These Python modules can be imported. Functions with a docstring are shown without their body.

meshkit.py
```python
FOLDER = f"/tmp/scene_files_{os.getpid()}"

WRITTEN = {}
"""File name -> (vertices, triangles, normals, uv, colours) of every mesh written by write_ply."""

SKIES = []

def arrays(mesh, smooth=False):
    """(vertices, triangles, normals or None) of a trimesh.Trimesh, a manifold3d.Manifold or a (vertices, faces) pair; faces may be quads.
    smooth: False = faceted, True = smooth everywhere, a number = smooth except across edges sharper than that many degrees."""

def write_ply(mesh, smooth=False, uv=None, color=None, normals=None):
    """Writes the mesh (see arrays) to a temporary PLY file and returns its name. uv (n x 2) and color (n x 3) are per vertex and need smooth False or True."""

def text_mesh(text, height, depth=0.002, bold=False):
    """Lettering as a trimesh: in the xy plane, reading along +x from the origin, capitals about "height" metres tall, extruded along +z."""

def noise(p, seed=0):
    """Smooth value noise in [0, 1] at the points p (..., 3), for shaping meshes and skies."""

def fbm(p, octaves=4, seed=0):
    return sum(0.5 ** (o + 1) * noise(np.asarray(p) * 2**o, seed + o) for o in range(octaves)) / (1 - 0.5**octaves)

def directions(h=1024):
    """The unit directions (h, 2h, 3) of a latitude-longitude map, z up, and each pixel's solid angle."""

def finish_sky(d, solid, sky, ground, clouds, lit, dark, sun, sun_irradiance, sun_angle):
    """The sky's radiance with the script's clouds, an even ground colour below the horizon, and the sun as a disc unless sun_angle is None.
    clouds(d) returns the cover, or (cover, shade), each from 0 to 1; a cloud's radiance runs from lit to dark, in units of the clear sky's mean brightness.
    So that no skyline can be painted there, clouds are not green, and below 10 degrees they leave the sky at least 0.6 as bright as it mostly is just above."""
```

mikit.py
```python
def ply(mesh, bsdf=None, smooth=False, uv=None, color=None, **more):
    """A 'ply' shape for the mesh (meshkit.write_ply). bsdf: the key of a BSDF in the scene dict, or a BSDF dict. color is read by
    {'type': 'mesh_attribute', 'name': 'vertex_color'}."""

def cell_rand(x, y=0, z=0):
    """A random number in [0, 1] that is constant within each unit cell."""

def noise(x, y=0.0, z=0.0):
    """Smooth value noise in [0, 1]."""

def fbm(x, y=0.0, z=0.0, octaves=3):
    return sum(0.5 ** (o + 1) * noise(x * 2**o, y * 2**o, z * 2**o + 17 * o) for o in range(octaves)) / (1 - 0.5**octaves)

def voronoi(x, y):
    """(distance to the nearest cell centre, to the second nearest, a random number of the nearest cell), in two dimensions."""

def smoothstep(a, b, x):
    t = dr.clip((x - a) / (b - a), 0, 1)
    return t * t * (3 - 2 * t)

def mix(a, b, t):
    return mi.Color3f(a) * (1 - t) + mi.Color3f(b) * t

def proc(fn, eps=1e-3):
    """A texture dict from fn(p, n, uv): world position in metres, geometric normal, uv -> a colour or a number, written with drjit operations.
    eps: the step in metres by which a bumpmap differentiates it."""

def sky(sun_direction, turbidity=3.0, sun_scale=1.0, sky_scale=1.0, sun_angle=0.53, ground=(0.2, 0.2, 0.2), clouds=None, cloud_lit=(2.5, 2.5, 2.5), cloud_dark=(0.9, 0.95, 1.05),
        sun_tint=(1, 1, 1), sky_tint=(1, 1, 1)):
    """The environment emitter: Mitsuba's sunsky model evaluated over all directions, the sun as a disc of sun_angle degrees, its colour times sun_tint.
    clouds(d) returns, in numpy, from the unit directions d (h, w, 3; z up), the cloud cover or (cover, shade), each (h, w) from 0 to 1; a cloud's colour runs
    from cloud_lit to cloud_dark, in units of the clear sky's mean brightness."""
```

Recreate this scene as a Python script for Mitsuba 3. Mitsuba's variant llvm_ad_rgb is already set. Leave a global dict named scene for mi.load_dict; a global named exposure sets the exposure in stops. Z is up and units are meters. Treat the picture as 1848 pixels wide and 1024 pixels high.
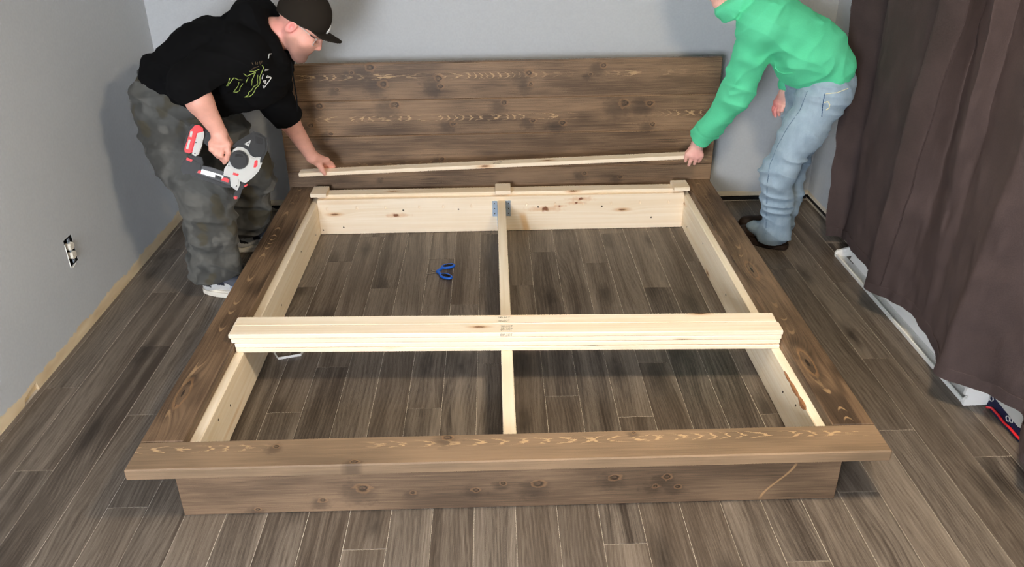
import math, random
import numpy as np, trimesh, manifold3d as m3
import drjit as dr, mitsuba as mi, mikit, meshkit
from mikit import noise, fbm, voronoi, cell_rand, smoothstep, mix
T = mi.ScalarTransform4f
scene, labels = {}, {}
# ------------------------------------------------------------------ camera, lights, exposure
exposure = 2.5
EYE = np.array([-0.0245, -1.902, 1.7537])
PITCH, YAW, ROLL, FOCAL = -0.4802, 0.0185, -0.0137, 1489.58
fw = np.array([math.sin(YAW)*math.cos(PITCH), math.cos(YAW)*math.cos(PITCH), math.sin(PITCH)])
rt = np.cross(fw, [0, 0, 1]); rt /= np.linalg.norm(rt)
up = np.cross(rt, fw)
up = -math.sin(ROLL)*rt + math.cos(ROLL)*up
scene['camera'] = {'type': 'perspective', 'fov': 2*math.degrees(math.atan(924/FOCAL)), 'fov_axis': 'x', 'near_clip': 0.05, 'far_clip': 50,
                   'to_world': T().look_at(origin=EYE.tolist(), target=(EYE+fw).tolist(), up=up.tolist())}
LAMP = (0.80, -0.55, 2.33)          # warm ceiling lamp
LAMP_RGB = (34.0, 28.2, 20.8)
WIN_RGB = (10.0, 10.5, 11.4)          # daylight pane in the wall behind the camera
WIN = (-1.68, -0.6, 0.85, 2.05)   # x0 x1 z0 z1


def lin(r, g=None, b=None):
    c = np.array([r, r, r] if g is None else [r, g, b], float)/255
    return np.where(c < 0.04045, c/12.92, ((c+0.055)/1.055)**2.4).tolist()


def rgb(*c):
    return {'type': 'rgb', 'value': lin(*c)}


def principled(color, rough=0.5, spec=0.5, two=True, **k):
    d = {'type': 'principled', 'base_color': color if isinstance(color, dict) else {'type': 'rgb', 'value': list(color)}, 'roughness': rough, 'specular': spec, **k}
    return {'type': 'twosided', 'bsdf': d} if two else d


def bumped(b, fn, eps=1e-3):
    inner = b['bsdf'] if b['type'] == 'twosided' else b
    return {'type': 'twosided', 'bsdf': {'type': 'bumpmap', 'arbitrary': mikit.proc(fn, eps), 'scale': 1.0, 'bsdf': inner}}


# ------------------------------------------------------------------ helpers
def add(key, shape, label=None, cat=None, group=None, kind=None):
    base, n = key, 0
    while key in scene:
        n += 1
        key = f'{base}_{n:03d}'
    scene[key] = shape
    tag(key, label, cat, group, kind)
    return key


def thing(name, label, cat, group=None):
    key, n = name, 0
    while key in labels or key in scene:
        n += 1
        key = f'{name}_{n:03d}'
    tag(key, label, cat, group)
    return key


def tag(key, label=None, cat=None, group=None, kind=None):
    d = {k: v for k, v in (('label', label), ('category', cat), ('group', group), ('kind', kind)) if v}
    if d:
        labels[key] = d


def cat_mesh(ms):
    return trimesh.util.concatenate([trimesh.Trimesh(*meshkit.arrays(m)[:2], process=False) if not isinstance(m, trimesh.Trimesh) else m for m in ms])


def box(x0, x1, y0, y1, z0, z1, c=0.0):
    """a box with chamfered edges"""
    lo, hi = np.array([x0, y0, z0], float), np.array([x1, y1, z1], float)
    if c <= 0:
        return trimesh.creation.box(bounds=[lo, hi])
    c = min(c, 0.45*(hi-lo).min())
    pts = []
    for s in np.ndindex(2, 2, 2):
        q = np.where(s, hi, lo); d = np.where(s, -1, 1)*c
        for k in range(3):
            e = d.copy(); e[k] = 0
            pts.append(q+e)
    return trimesh.convex.convex_hull(np.array(pts))


SEED = [0]


def wood_uv(mesh, axis, seed=None):
    """unshared faces with uv: u metres along the grain, v metres across it, plus 10 m per board so each has its own figure"""
    if seed is None:
        SEED[0] += 1; seed = SEED[0]
    v = mesh.vertices[mesh.faces].reshape(-1, 3)
    n = np.repeat(mesh.face_normals, 3, axis=0)
    oth = [i for i in range(3) if i != axis]
    a, b = oth
    uu = v[:, axis]-mesh.bounds[0][axis]+seed*3.17 % 37
    dom = np.abs(n).argmax(1)
    vv = np.where(dom == a, v[:, b]-mesh.bounds[0][b], v[:, a]-mesh.bounds[0][a])
    vv = np.where(dom == a, vv+0.37, vv)
    uv = np.stack([uu, vv+10*seed], 1)
    return trimesh.Trimesh(v, np.arange(len(v)).reshape(-1, 3), process=False), uv


def wood(mesh, axis, bsdf, seed=None, M=None):
    m, uv = wood_uv(mesh, axis, seed)
    if M is not None:
        m.apply_transform(M)
    return mikit.ply(m, bsdf, uv=uv)


def tube(path, r, n=10, closed=False):
    """round tube along a polyline; r a number or one per point"""
    P = np.asarray(path, float); r = np.broadcast_to(r, len(P))
    t = np.gradient(P, axis=0); t /= np.linalg.norm(t, axis=1, keepdims=True)+1e-12
    a = np.cross(t[0], [0, 0, 1]) if abs(t[0][2]) < .9 else np.cross(t[0], [1, 0, 0])
    V = []
    for k in range(len(P)):
        a = a-t[k]*(a@t[k]); a /= np.linalg.norm(a)+1e-12
        b = np.cross(t[k], a)
        th = np.arange(n)*2*np.pi/n
        V.append(P[k]+r[k]*(np.cos(th)[:, None]*a+np.sin(th)[:, None]*b))
    V = np.vstack(V+[P[:1], P[-1:]])
    F = []
    for k in range(len(P)-1):
        for i in range(n):
            j = (i+1) % n
            F += [[k*n+i, k*n+j, (k+1)*n+j], [k*n+i, (k+1)*n+j, (k+1)*n+i]]
    e = len(P)*n
    for i in range(n):
        j = (i+1) % n
        F += [[e, j, i], [e+1, (len(P)-1)*n+i, (len(P)-1)*n+j]]
    return trimesh.Trimesh(V, F, process=False)


def prism(poly, depth, bevel=0.0):
    """extrude a 2-D outline along +z, with an optional chamfered top and bottom"""
    from shapely.geometry import Polygon
    P = Polygon(poly).buffer(0)
    if bevel <= 0:
        return trimesh.creation.extrude_polygon(P, depth, engine='earcut')
    cs = m3.CrossSection([np.asarray(poly, float)])
    if cs.area() <= 0:
        cs = m3.CrossSection([np.asarray(poly, float)[::-1]])
    mid = m3.Manifold.extrude(cs, depth-2*bevel).translate((0, 0, bevel))
    sm = m3.Manifold.extrude(cs.offset(-bevel, m3.JoinType.Miter), depth)
    parts = mid+sm
    m = parts.to_mesh()
    return trimesh.Trimesh(m.vert_properties[:, :3], m.tri_verts)


def man(mesh):
    return m3.Manifold(m3.Mesh(np.asarray(mesh.vertices, np.float32), np.asarray(mesh.faces, np.uint32)))


def tri(m):
    q = m.to_mesh()
    return trimesh.Trimesh(q.vert_properties[:, :3], q.tri_verts)


def cyl(p0, p1, r, n=20):
    return tube([p0, p1], r, n)


def frame(o, ex, ey, ez):
    M = np.eye(4); M[:3, 0], M[:3, 1], M[:3, 2], M[:3, 3] = ex, ey, ez, o
    return M


# ------------------------------------------------------------------ materials
def f_floor(p, n, uv):
    u, v = uv.x, uv.y
    rnd = cell_rand(dr.floor(v/10), 3)
    rn2 = cell_rand(dr.floor(v/10), 8)
    warp = fbm(u*1.6, v*8, rnd*40, 3)-0.5
    vv = v+0.060*warp
    streak = fbm(u*6, vv*170, rnd*9, 3)
    fine = noise(u*30, vv*900, 3)
    band = fbm(u*0.9, vv*26, rnd*31, 3)
    arch = dr.sin((vv*8+0.9*fbm(u*1.3, v*6, rnd*77, 2))*60)
    d1, d2, cr = voronoi(u*1.9+rnd*50, v*6.5)
    knot = dr.select(cr > 0.55, smoothstep(0.30, 0.03, d1), 0.0)*(0.4+0.6*fbm(u*25, v*60, 5, 2))
    t = 0.20*streak+0.13*fine+0.47*band+0.14*(rnd-0.3)+0.03*arch+0.05
    c = mix(lin(58, 50, 44), lin(140, 129, 117), smoothstep(0.24, 0.84, t))
    c = mix(c, mi.Color3f(lin(112, 96, 80)), 0.22*rn2)
    dark = smoothstep(0.60, 0.80, fbm(u*1.7+rnd*23, v*11, rnd*60, 3))
    c = mix(c, lin(56, 47, 40), 0.42*dark)
    return mix(c, lin(38, 32, 28), 0.85*knot)


def f_stain(p, n, uv):
    u, v = uv.x, uv.y
    rnd = cell_rand(dr.floor(v/10), 5)
    lv = v-dr.floor(v/10)*10
    # knots bend the grain around them
    kd, k2, kr = voronoi(u*1.7+rnd*31, v*7.5)
    on = dr.select(kr > 0.60, 1.0, 0.0)
    kn = on*smoothstep(0.42, 0.0, kd)
    g = lv+0.020*(fbm(u*1.1, lv*5, rnd*50, 2)-0.5)+0.035*kn
    streak = fbm(u*4, g*190, rnd*20, 3)
    blotch = fbm(u*3.2, lv*10, rnd*60+4, 3)
    smudge = smoothstep(0.56, 0.75, fbm(u*2.6+11, lv*13, rnd*90, 3))
    # pale cathedral lines along the middle of the face
    ctr = 0.062+0.02*(rnd-0.5)
    h = (g-ctr)*34
    arch = dr.sin(u*46+44*fbm(u*2.6, 1.0, rnd*13, 3)+h*h*9.0*dr.select(noise(u*1.6, rnd*33) > 0.5, 1.0, -1.0))
    pale = smoothstep(0.72, 0.98, arch)*smoothstep(0.017, 0.003, dr.abs(g-ctr))*smoothstep(0.30, 0.50, fbm(u*2.1, 7.0, rnd*45, 2))
    ring = dr.sin(kd*46+3*streak)
    fine = noise(u*22, g*620, rnd*70)
    t = 0.26*streak+0.62*blotch+0.12*fine
    c = mix(lin(74, 56, 41), lin(146, 118, 91), smoothstep(0.26, 0.76, t))
    c = mix(c, lin(48, 37, 29), 0.75*smudge)
    c = mix(c, lin(200, 164, 122), 0.6*pale)
    core = on*smoothstep(0.13, 0.03, kd)
    c = mix(c, lin(38, 26, 19), 0.85*core*smoothstep(-0.4, 0.5, ring))
    c = mix(c, lin(42, 32, 25), 0.6*on*smoothstep(0.34, 0.16, kd)*smoothstep(0.45, 0.62, fbm(u*9, lv*20, rnd*11, 2)))
    c = c*0.78
    return mix(c, lin(150, 112, 76), 0.45*on*smoothstep(0.20, 0.11, kd)*smoothstep(0.1, 0.8, ring)*(1-core))


HEAD_KNOTS = [(-0.633, 0.828, 0.026), (-0.574, 0.745, 0.026), (-0.727, 0.805, 0.014), (-0.807, 0.722, 0.011), (-0.298, 0.768, 0.023), (-0.291, 0.729, 0.020), (-0.902, 0.642, 0.023), (-0.522, 0.641, 0.029),
              (-0.959, 0.541, 0.020), (-0.863, 0.495, 0.014), (0.025, 0.639, 0.020), (-0.239, 0.535, 0.017), (0.151, 0.787, 0.026), (0.159, 0.732, 0.017), (0.522, 0.819, 0.020), (0.458, 0.776, 0.011),
              (0.764, 0.622, 0.026), (0.637, 0.627, 0.030), (0.170, 0.545, 0.017), (0.321, 0.530, 0.020), (0.785, 0.515, 0.017), (-0.302, 0.351, 0.017), (0.442, 0.256, 0.017), (0.634, 0.230, 0.014), (-0.622, 0.248, 0.009)]
SKIRT_KNOTS = [(-0.440, 0.088, 0.025), (-0.563, 0.047, 0.014), (-0.762, 0.017, 0.011), (-0.294, 0.066, 0.009), (-0.104, 0.070, 0.013), (0.082, 0.088, 0.021), (-0.024, 0.093, 0.011), (0.432, 0.067, 0.014), (0.498, 0.063, 0.014),
               (0.466, 0.102, 0.016), (0.309, 0.105, 0.018)]
RAIL_KNOTS = [(-0.546, 0.101, 0.014), (0.229, 0.120, 0.019), (0.301, 0.134, 0.008), (0.409, 0.172, 0.015), (0.387, 0.150, 0.011)]


def plain_stain(u, lv, rnd):
    g = lv+0.018*(fbm(u*1.1, lv*5, rnd*50, 2)-0.5)
    streak = fbm(u*4, g*190, rnd*20, 3)
    blotch = fbm(u*3.2, lv*10, rnd*60+4, 3)
    fine = noise(u*22, g*620, rnd*70)
    c = mix(lin(74, 56, 41), lin(146, 118, 91), smoothstep(0.26, 0.76, 0.26*streak+0.62*blotch+0.12*fine))
    return c, streak


def knots(c, x, z, streak, lst, smear):
    """pine knots at known places of a board: rings, a dark heart and stain that gathered beside them"""
    for kx, kz, r in lst:
        a, b = x-kx, z-kz
        w = 1+1.1*(fbm(a*55+kx*9, b*75, kz*30, 3)-0.5)
        d = dr.sqrt(a*a*0.55+b*b)/r*w
        sm = dr.sqrt(dr.square(a+smear*r*1.6)*0.35+dr.square(b+r*0.9)*0.5)/r*w
        c = mix(c, lin(40, 31, 26), 0.48*smoothstep(1.8, 0.4, sm))
        c = mix(c, lin(150, 112, 76), 0.35*smoothstep(1.15, 0.75, d)*smoothstep(-0.9, 0.9, dr.sin(d*9+streak*5)))
        c = mix(c, lin(36, 25, 18), 0.8*smoothstep(0.70, 0.25, d)*smoothstep(-1.2, 0.5, dr.sin(d*11+a*90+streak*6)))
    return c


def chain(c, u, g, ctr, rnd, dens):
    """the pale nested arches of a flat-sawn face, strung along a line"""
    q = (g-ctr)/0.016
    wob = fbm(u*2.3, 3.0, rnd*19, 3)
    side = dr.select(noise(u*1.3, rnd*33) > 0.5, 1.0, -1.0)
    a = dr.sin(u*95+60*wob+side*q*q*3.4+3*noise(u*40, g*300))
    line = smoothstep(0.62, 0.97, a)*smoothstep(1.25, 0.5, dr.abs(q))*smoothstep(0.33, 0.50, fbm(u*1.9, 9.0, rnd*45, 2))
    return mix(c, lin(202, 168, 126), dens*line)


def f_headboard(p, n, uv):
    u, v = uv.x, uv.y
    rnd = cell_rand(dr.floor(v/10), 5)
    lv = v-dr.floor(v/10)*10
    c, st = plain_stain(u, lv, rnd)
    g = p.z+0.010*(fbm(p.x*1.5, p.z*3, 2, 2)-0.5)
    c = chain(c, u, g, 0.782, 0.3, 0.6)
    c = chain(c, u, g, 0.570, 0.8, 0.6)
    c = chain(c, u, g, 0.325, 0.5, 0.3)
    return knots(c, p.x, p.z, st, HEAD_KNOTS, 1.0)


def f_skirt(p, n, uv):
    u, v = uv.x, uv.y
    c, st = plain_stain(u, v-dr.floor(v/10)*10, 0.37)
    c = mix(c, lin(80, 66, 54), 0.35)
    a = p.x-0.80; b = p.z-0.075
    crack = smoothstep(0.006, 0.002, dr.abs(a-0.03*dr.sin(b*24)-0.25*b))*smoothstep(0.075, 0.05, dr.abs(b))
    c = mix(c, lin(176, 138, 96), 0.6*crack)
    return knots(c, p.x, p.z, st, SKIRT_KNOTS, 0.4)


def f_front_board(p, n, uv):
    u, v = uv.x, uv.y
    c, st = plain_stain(u, v-dr.floor(v/10)*10, 0.62)
    c = mix(c, lin(138, 118, 95), 0.40)
    g = p.y+0.012*(fbm(p.x*1.6, p.y*3, 2, 2)-0.5)
    c = chain(c, u, g, 0.046, 0.44, 0.62)
    return knots(c, p.x, p.y, st, [(-0.69, 0.052, 0.012), (-0.185, 0.072, 0.016), (-0.45, -0.028, 0.012), (0.37, 0.074, 0.010)], 0.2)


def f_back_rail(p, n, uv):
    c = f_pine(p, n, uv)
    for kx, kz, r in RAIL_KNOTS:
        a, b = p.x-kx, p.z-kz
        w = 1+0.8*(fbm(a*70+kx*9, b*70, 2.0, 2)-0.5)
        d = dr.sqrt(a*a*0.45+b*b)/r*w
        t = dr.sqrt(dr.square(a)*0.045+b*b*1.4)/r*w
        c = mix(c, lin(196, 140, 86), 0.45*smoothstep(1.3, 0.3, t))
        c = mix(c, lin(112, 60, 32), 0.9*smoothstep(0.75, 0.35, d))
    s = dr.abs(p.x-0.118+0.25*(p.z-0.05))
    return mix(c, lin(206, 156, 84), 0.6*smoothstep(0.028, 0.006, s)*smoothstep(0.115, 0.08, p.z))


def f_pine(p, n, uv):
    u, v = uv.x, uv.y
    rnd = cell_rand(dr.floor(v/10), 6)
    rn2 = cell_rand(dr.floor(v/10), 7)
    kd, k2, kr = voronoi(u*2.3+rnd*17, v*9)
    on = dr.select(kr > 0.72, 1.0, 0.0)
    g = v+0.010*(fbm(u*1.2, v*7, rnd*50, 2)-0.5)+0.02*on*smoothstep(0.35, 0.0, kd)
    streak = fbm(u*2.5, g*130, rnd*20, 3)
    broad = fbm(u*1.6, g*22, rnd*33, 2)
    c = mix(lin(228, 210, 178), lin(244, 233, 212), smoothstep(0.25, 0.75, 0.5*streak+0.5*broad))
    c = mix(c, mi.Color3f(lin(232, 212, 190)), 0.5*rn2)
    c = mix(c, lin(205, 165, 108), 0.55*smoothstep(0.70, 0.86, broad))
    core = on*smoothstep(0.065, 0.02, kd)
    halo = on*smoothstep(0.15, 0.04, kd)
    c = mix(c, lin(196, 148, 96), 0.6*halo)
    return mix(c, lin(104, 62, 34), 0.85*core)


def paint(p, n, uv):
    k = 0.5*fbm(p.x*2+p.y*2, p.z*2, 3, 2)+0.5*noise(p.x*160+p.y*160, p.z*160, 1)
    return mix(lin(180, 183, 186), lin(189, 192, 194), k)


def f_wall_left(p, n, uv):
    edge = 0.052+0.028*(fbm(p.y*5, 2.0, 1.0, 3)-0.5)+0.012*(noise(p.y*60, 4)-0.5)
    bare = smoothstep(edge+0.004, edge-0.004, p.z)
    k = fbm(p.y*9, p.z*40, 2, 2)
    return mix(paint(p, n, uv), mix(lin(200, 176, 140), lin(226, 208, 176), k), bare)


def f_wall_back(p, n, uv):
    q = p.x+p.y
    edge = 0.058+0.012*(fbm(q*6, 2.0, 1.0, 3)-0.5)
    bare = smoothstep(edge+0.003, edge-0.003, p.z)
    k = fbm(q*9, p.z*60, 2, 2)
    return mix(paint(p, n, uv), mix(lin(190, 176, 150), lin(222, 215, 200), k), bare)


def f_curtain(p, n, uv):
    u, v = uv.x, uv.y
    nap = fbm(u*7, v*5, 2, 3)
    weave = noise(u*420, v*420, 4)
    sheen = smoothstep(0.45, 0.75, fbm(u*18, v*9, 9, 2))
    c = mix(lin(54, 45, 44), lin(78, 66, 65), 0.55*nap+0.25*weave+0.2*sheen)
    return c


def f_curtain_bump(p, n, uv):
    u, v = uv.x, uv.y
    return 0.0016*fbm(u*14, v*30, 1, 3)+0.0006*noise(u*260, v*260, 2)


def f_camo(p, n, uv):
    a = fbm(p.x*9+p.y*5, p.z*8, p.y*7, 3)
    b = fbm(p.x*11, p.z*9+5, p.y*10, 3)
    w = fbm(p.x*60, p.z*60, p.y*60, 2)
    c = mix(lin(112, 112, 108), lin(92, 92, 89), smoothstep(0.42, 0.56, a))
    c = mix(c, lin(126, 125, 120), 0.8*smoothstep(0.54, 0.62, b))
    c = mix(c, lin(98, 92, 76), 0.8*smoothstep(0.42, 0.36, b))
    return mix(c, c*0.8, w)*0.62


def f_jeans(p, n, uv):
    w = fbm(p.x*40, p.z*18, p.y*40, 3)
    f = noise(p.x*500, p.z*300, p.y*500)
    fade = smoothstep(0.35, 0.75, fbm(p.x*5, p.z*4, p.y*5, 2))
    c = mix(lin(116, 138, 158), lin(168, 188, 202), 0.55*w+0.15*f+0.3*fade)
    return c


def f_green(p, n, uv):
    k = fbm(p.x*9, p.y*9, p.z*9, 2)
    w = noise(p.x*420, p.y*420, p.z*420)
    return mix(lin(76, 188, 140), lin(100, 212, 164), 0.7*k+0.3*w)


def f_black(p, n, uv):
    w = noise(p.x*420, p.y*420, p.z*420)
    k = fbm(p.x*8, p.y*8, p.z*8, 2)
    return mix(lin(8, 8, 9), lin(17, 17, 18), 0.6*k+0.4*w)


def f_skin(p, n, uv):
    k = fbm(p.x*30, p.y*30, p.z*30, 3)
    f = noise(p.x*300, p.y*300, p.z*300)
    return mix(lin(206, 150, 134), lin(230, 184, 166), 0.75*k+0.25*f)


def f_plain_base(p, n, uv):
    return mix(lin(176, 166, 152), lin(196, 186, 172), noise(p.x*30, p.y*30))


MAT = {
    'm_floor': bumped(principled(mikit.proc(f_floor), 0.42, 0.3), lambda p, n, uv: 0.0004*fbm(uv.x*6, uv.y*260, 2, 2), 5e-4),
    'm_stain': principled(mikit.proc(f_stain), 0.48, 0.4),
    'm_headboard': principled(mikit.proc(f_headboard), 0.48, 0.4),
    'm_skirt': principled(mikit.proc(f_skirt), 0.48, 0.4),
    'm_front_board': principled(mikit.proc(f_front_board), 0.46, 0.4),
    'm_back_rail': principled(mikit.proc(f_back_rail), 0.62, 0.25),
    'm_pine': principled(mikit.proc(f_pine), 0.62, 0.25),
    'm_wall_left': principled(mikit.proc(f_wall_left), 0.8, 0.2),
    'm_wall': principled(mikit.proc(f_wall_back), 0.8, 0.2),
    'm_curtain': bumped(principled(mikit.proc(f_curtain), 0.85, 0.15, sheen=0.35), f_curtain_bump),
    'm_camo': principled(mikit.proc(f_camo), 0.9, 0.1),
    'm_jeans': principled(mikit.proc(f_jeans), 0.9, 0.1),
    'm_green': principled(mikit.proc(f_green), 0.95, 0.1, sheen=0.3),
    'm_black': principled(mikit.proc(f_black), 0.95, 0.1),
    'm_skin': principled(mikit.proc(f_skin), 0.5, 0.35),
    'm_subfloor': principled(mikit.proc(f_plain_base), 0.8, 0.1),
    'm_ceiling': principled(lin(172, 171, 167), 0.9, 0.1),
    'm_white': principled(lin(232, 232, 228), 0.4, 0.5),
    'm_offwhite': principled(lin(222, 216, 202), 0.5, 0.4),
    'm_dark': principled(lin(22, 21, 22), 0.6, 0.3),
    'm_black_plastic': principled(lin(9, 9, 10), 0.42, 0.35),
    'm_grey_plastic': principled(lin(40, 40, 43), 0.38, 0.5),
    'm_white_plastic': principled(lin(178, 178, 174), 0.4, 0.5),
    'm_red': principled(lin(206, 36, 44), 0.4, 0.5),
    'm_blue': principled(lin(20, 92, 196), 0.35, 0.5),
    'm_steel': principled(lin(190, 188, 184), 0.28, 0.5, metallic=1.0),
    'm_galv': principled(lin(176, 192, 208), 0.4, 0.5, metallic=0.7),
    'm_ink': principled(lin(58, 54, 52), 0.8, 0.1),
    'm_screw': principled(lin(74, 62, 50), 0.5, 0.5, metallic=0.5),
    'm_brown_shoe': principled(lin(46, 34, 28), 0.6, 0.3),
    'm_cap': principled(lin(38, 33, 28), 0.9, 0.1),
    'm_bark': principled(mikit.proc(lambda p, n, uv: mix(lin(112, 72, 48), lin(178, 130, 88), fbm(p.y*160, p.x*300, p.z*300, 3))), 0.8, 0.2),
    'm_navy': principled(lin(24, 26, 52), 0.7, 0.2),
    'm_sock': principled(lin(44, 72, 120), 0.9, 0.1),
    'm_shoe_grey': principled(lin(128, 138, 152), 0.7, 0.2),
}
scene.update(MAT)

# ------------------------------------------------------------------ room shell
XL, XR, YB, YF, ZC = -1.7492, 1.727, 2.4142, -3.5, 2.42
FRONT_OUT = 0.15
add('floor', mikit.ply(box(XL-.15, XR+.15, YF-.15, YB+.15, -0.12, -0.0016), 'm_subfloor'), kind='structure', label='grey brown wood plank floor with pale joints')
rng = random.Random(7)
PITCHX, X0 = 0.1243, 0.0115
JOINT = {-14: .701, -13: .227, -12: .986, -11: .517, -10: .042, -9: .88, -8: .25, -7: .51, -6: .797, -5: .22, -4: -.156, -3: .515, -2: .05, -1: .797,
         0: .22, 1: .569, 2: -.162, 3: .435, 4: .776, 5: .17, 6: .98, 7: .431, 8: .026, 9: -.30, 10: .323, 11: .768, 12: .175, 13: .60}
for k in range(-15, 14):
    xa, xb = X0+k*PITCHX, X0+(k+1)*PITCHX
    xa, xb = max(xa, XL), min(xb, XR)
    if xb-xa < .01:
        continue
    j0 = JOINT.get(k, rng.uniform(0, 1.2))
    ys = sorted(set([YF, YB]+[j0+1.226*i for i in range(-6, 7) if YF+.05 < j0+1.226*i < YB-.03]))
    for ya, yb in zip(ys[:-1], ys[1:]):
        if yb < -1.2 and k % 1 == 0:
            pass
        g = 0.0006+0.0005*rng.random()
        m = box(xa+g, xb-g, ya+.0011, yb-.0011, -0.010, rng.uniform(-.0003, .0002), 0.0007)
        add('floor__plank', wood(m, 1, 'm_floor', seed=rng.randrange(1, 900)))

# left wall with the opening for the bare outlet
OC = np.array([XL, 1.162, 0.352])
wl = man(box(XL-.12, XL, YF, YB+.12, -.02, ZC))
hole = man(box(XL-.06, XL+.02, OC[1]-.034, OC[1]+.034, OC[2]-.058, OC[2]+.058))
chip = man(trimesh.convex.convex_hull(np.array([[XL-.012, .585, -.01], [XL+.01, .585, -.01], [XL-.012, .70, -.01], [XL+.01, .70, -.01], [XL-.012, .60, .022], [XL+.01, .60, .022], [XL-.012, .69, .035], [XL+.01, .69, .035]])))
add('wall_left', mikit.ply(tri(wl-hole-chip), 'm_wall_left'), kind='structure', label='grey painted left wall with a bare tan strip along the floor')
GAP = 0.03
add('wall_back', mikit.ply(box(XL-.12, XR+.12, YB, YB+.012, GAP, ZC), 'm_wall'), kind='structure', label='pale blue grey painted wall behind the headboard')
add('wall_back__sole_plate', mikit.ply(box(XL, XR, YB+.013, YB+.1, 0, ZC), 'm_dark'))
add('wall_right', mikit.ply(box(XR, XR+.012, YF, YB+.1, GAP, ZC), 'm_wall'), kind='structure', label='grey painted right wall behind the curtains')
add('wall_right__sole_plate', mikit.ply(box(XR+.013, XR+.1, YF, YB+.1, 0, ZC), 'm_dark'))
fwall = man(box(XL-.12, XR+.12, YF-.12, YF, 0, ZC))-man(box(WIN[0], WIN[1], YF-.2, YF+.1, WIN[2], WIN[3]))
add('wall_front', mikit.ply(tri(fwall), 'm_wall'), kind='structure')
add('ceiling', mikit.ply(box(XL-.12, XR+.12, YF-.12, YB+.12, ZC, ZC+.1), 'm_ceiling'), kind='structure')
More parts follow.
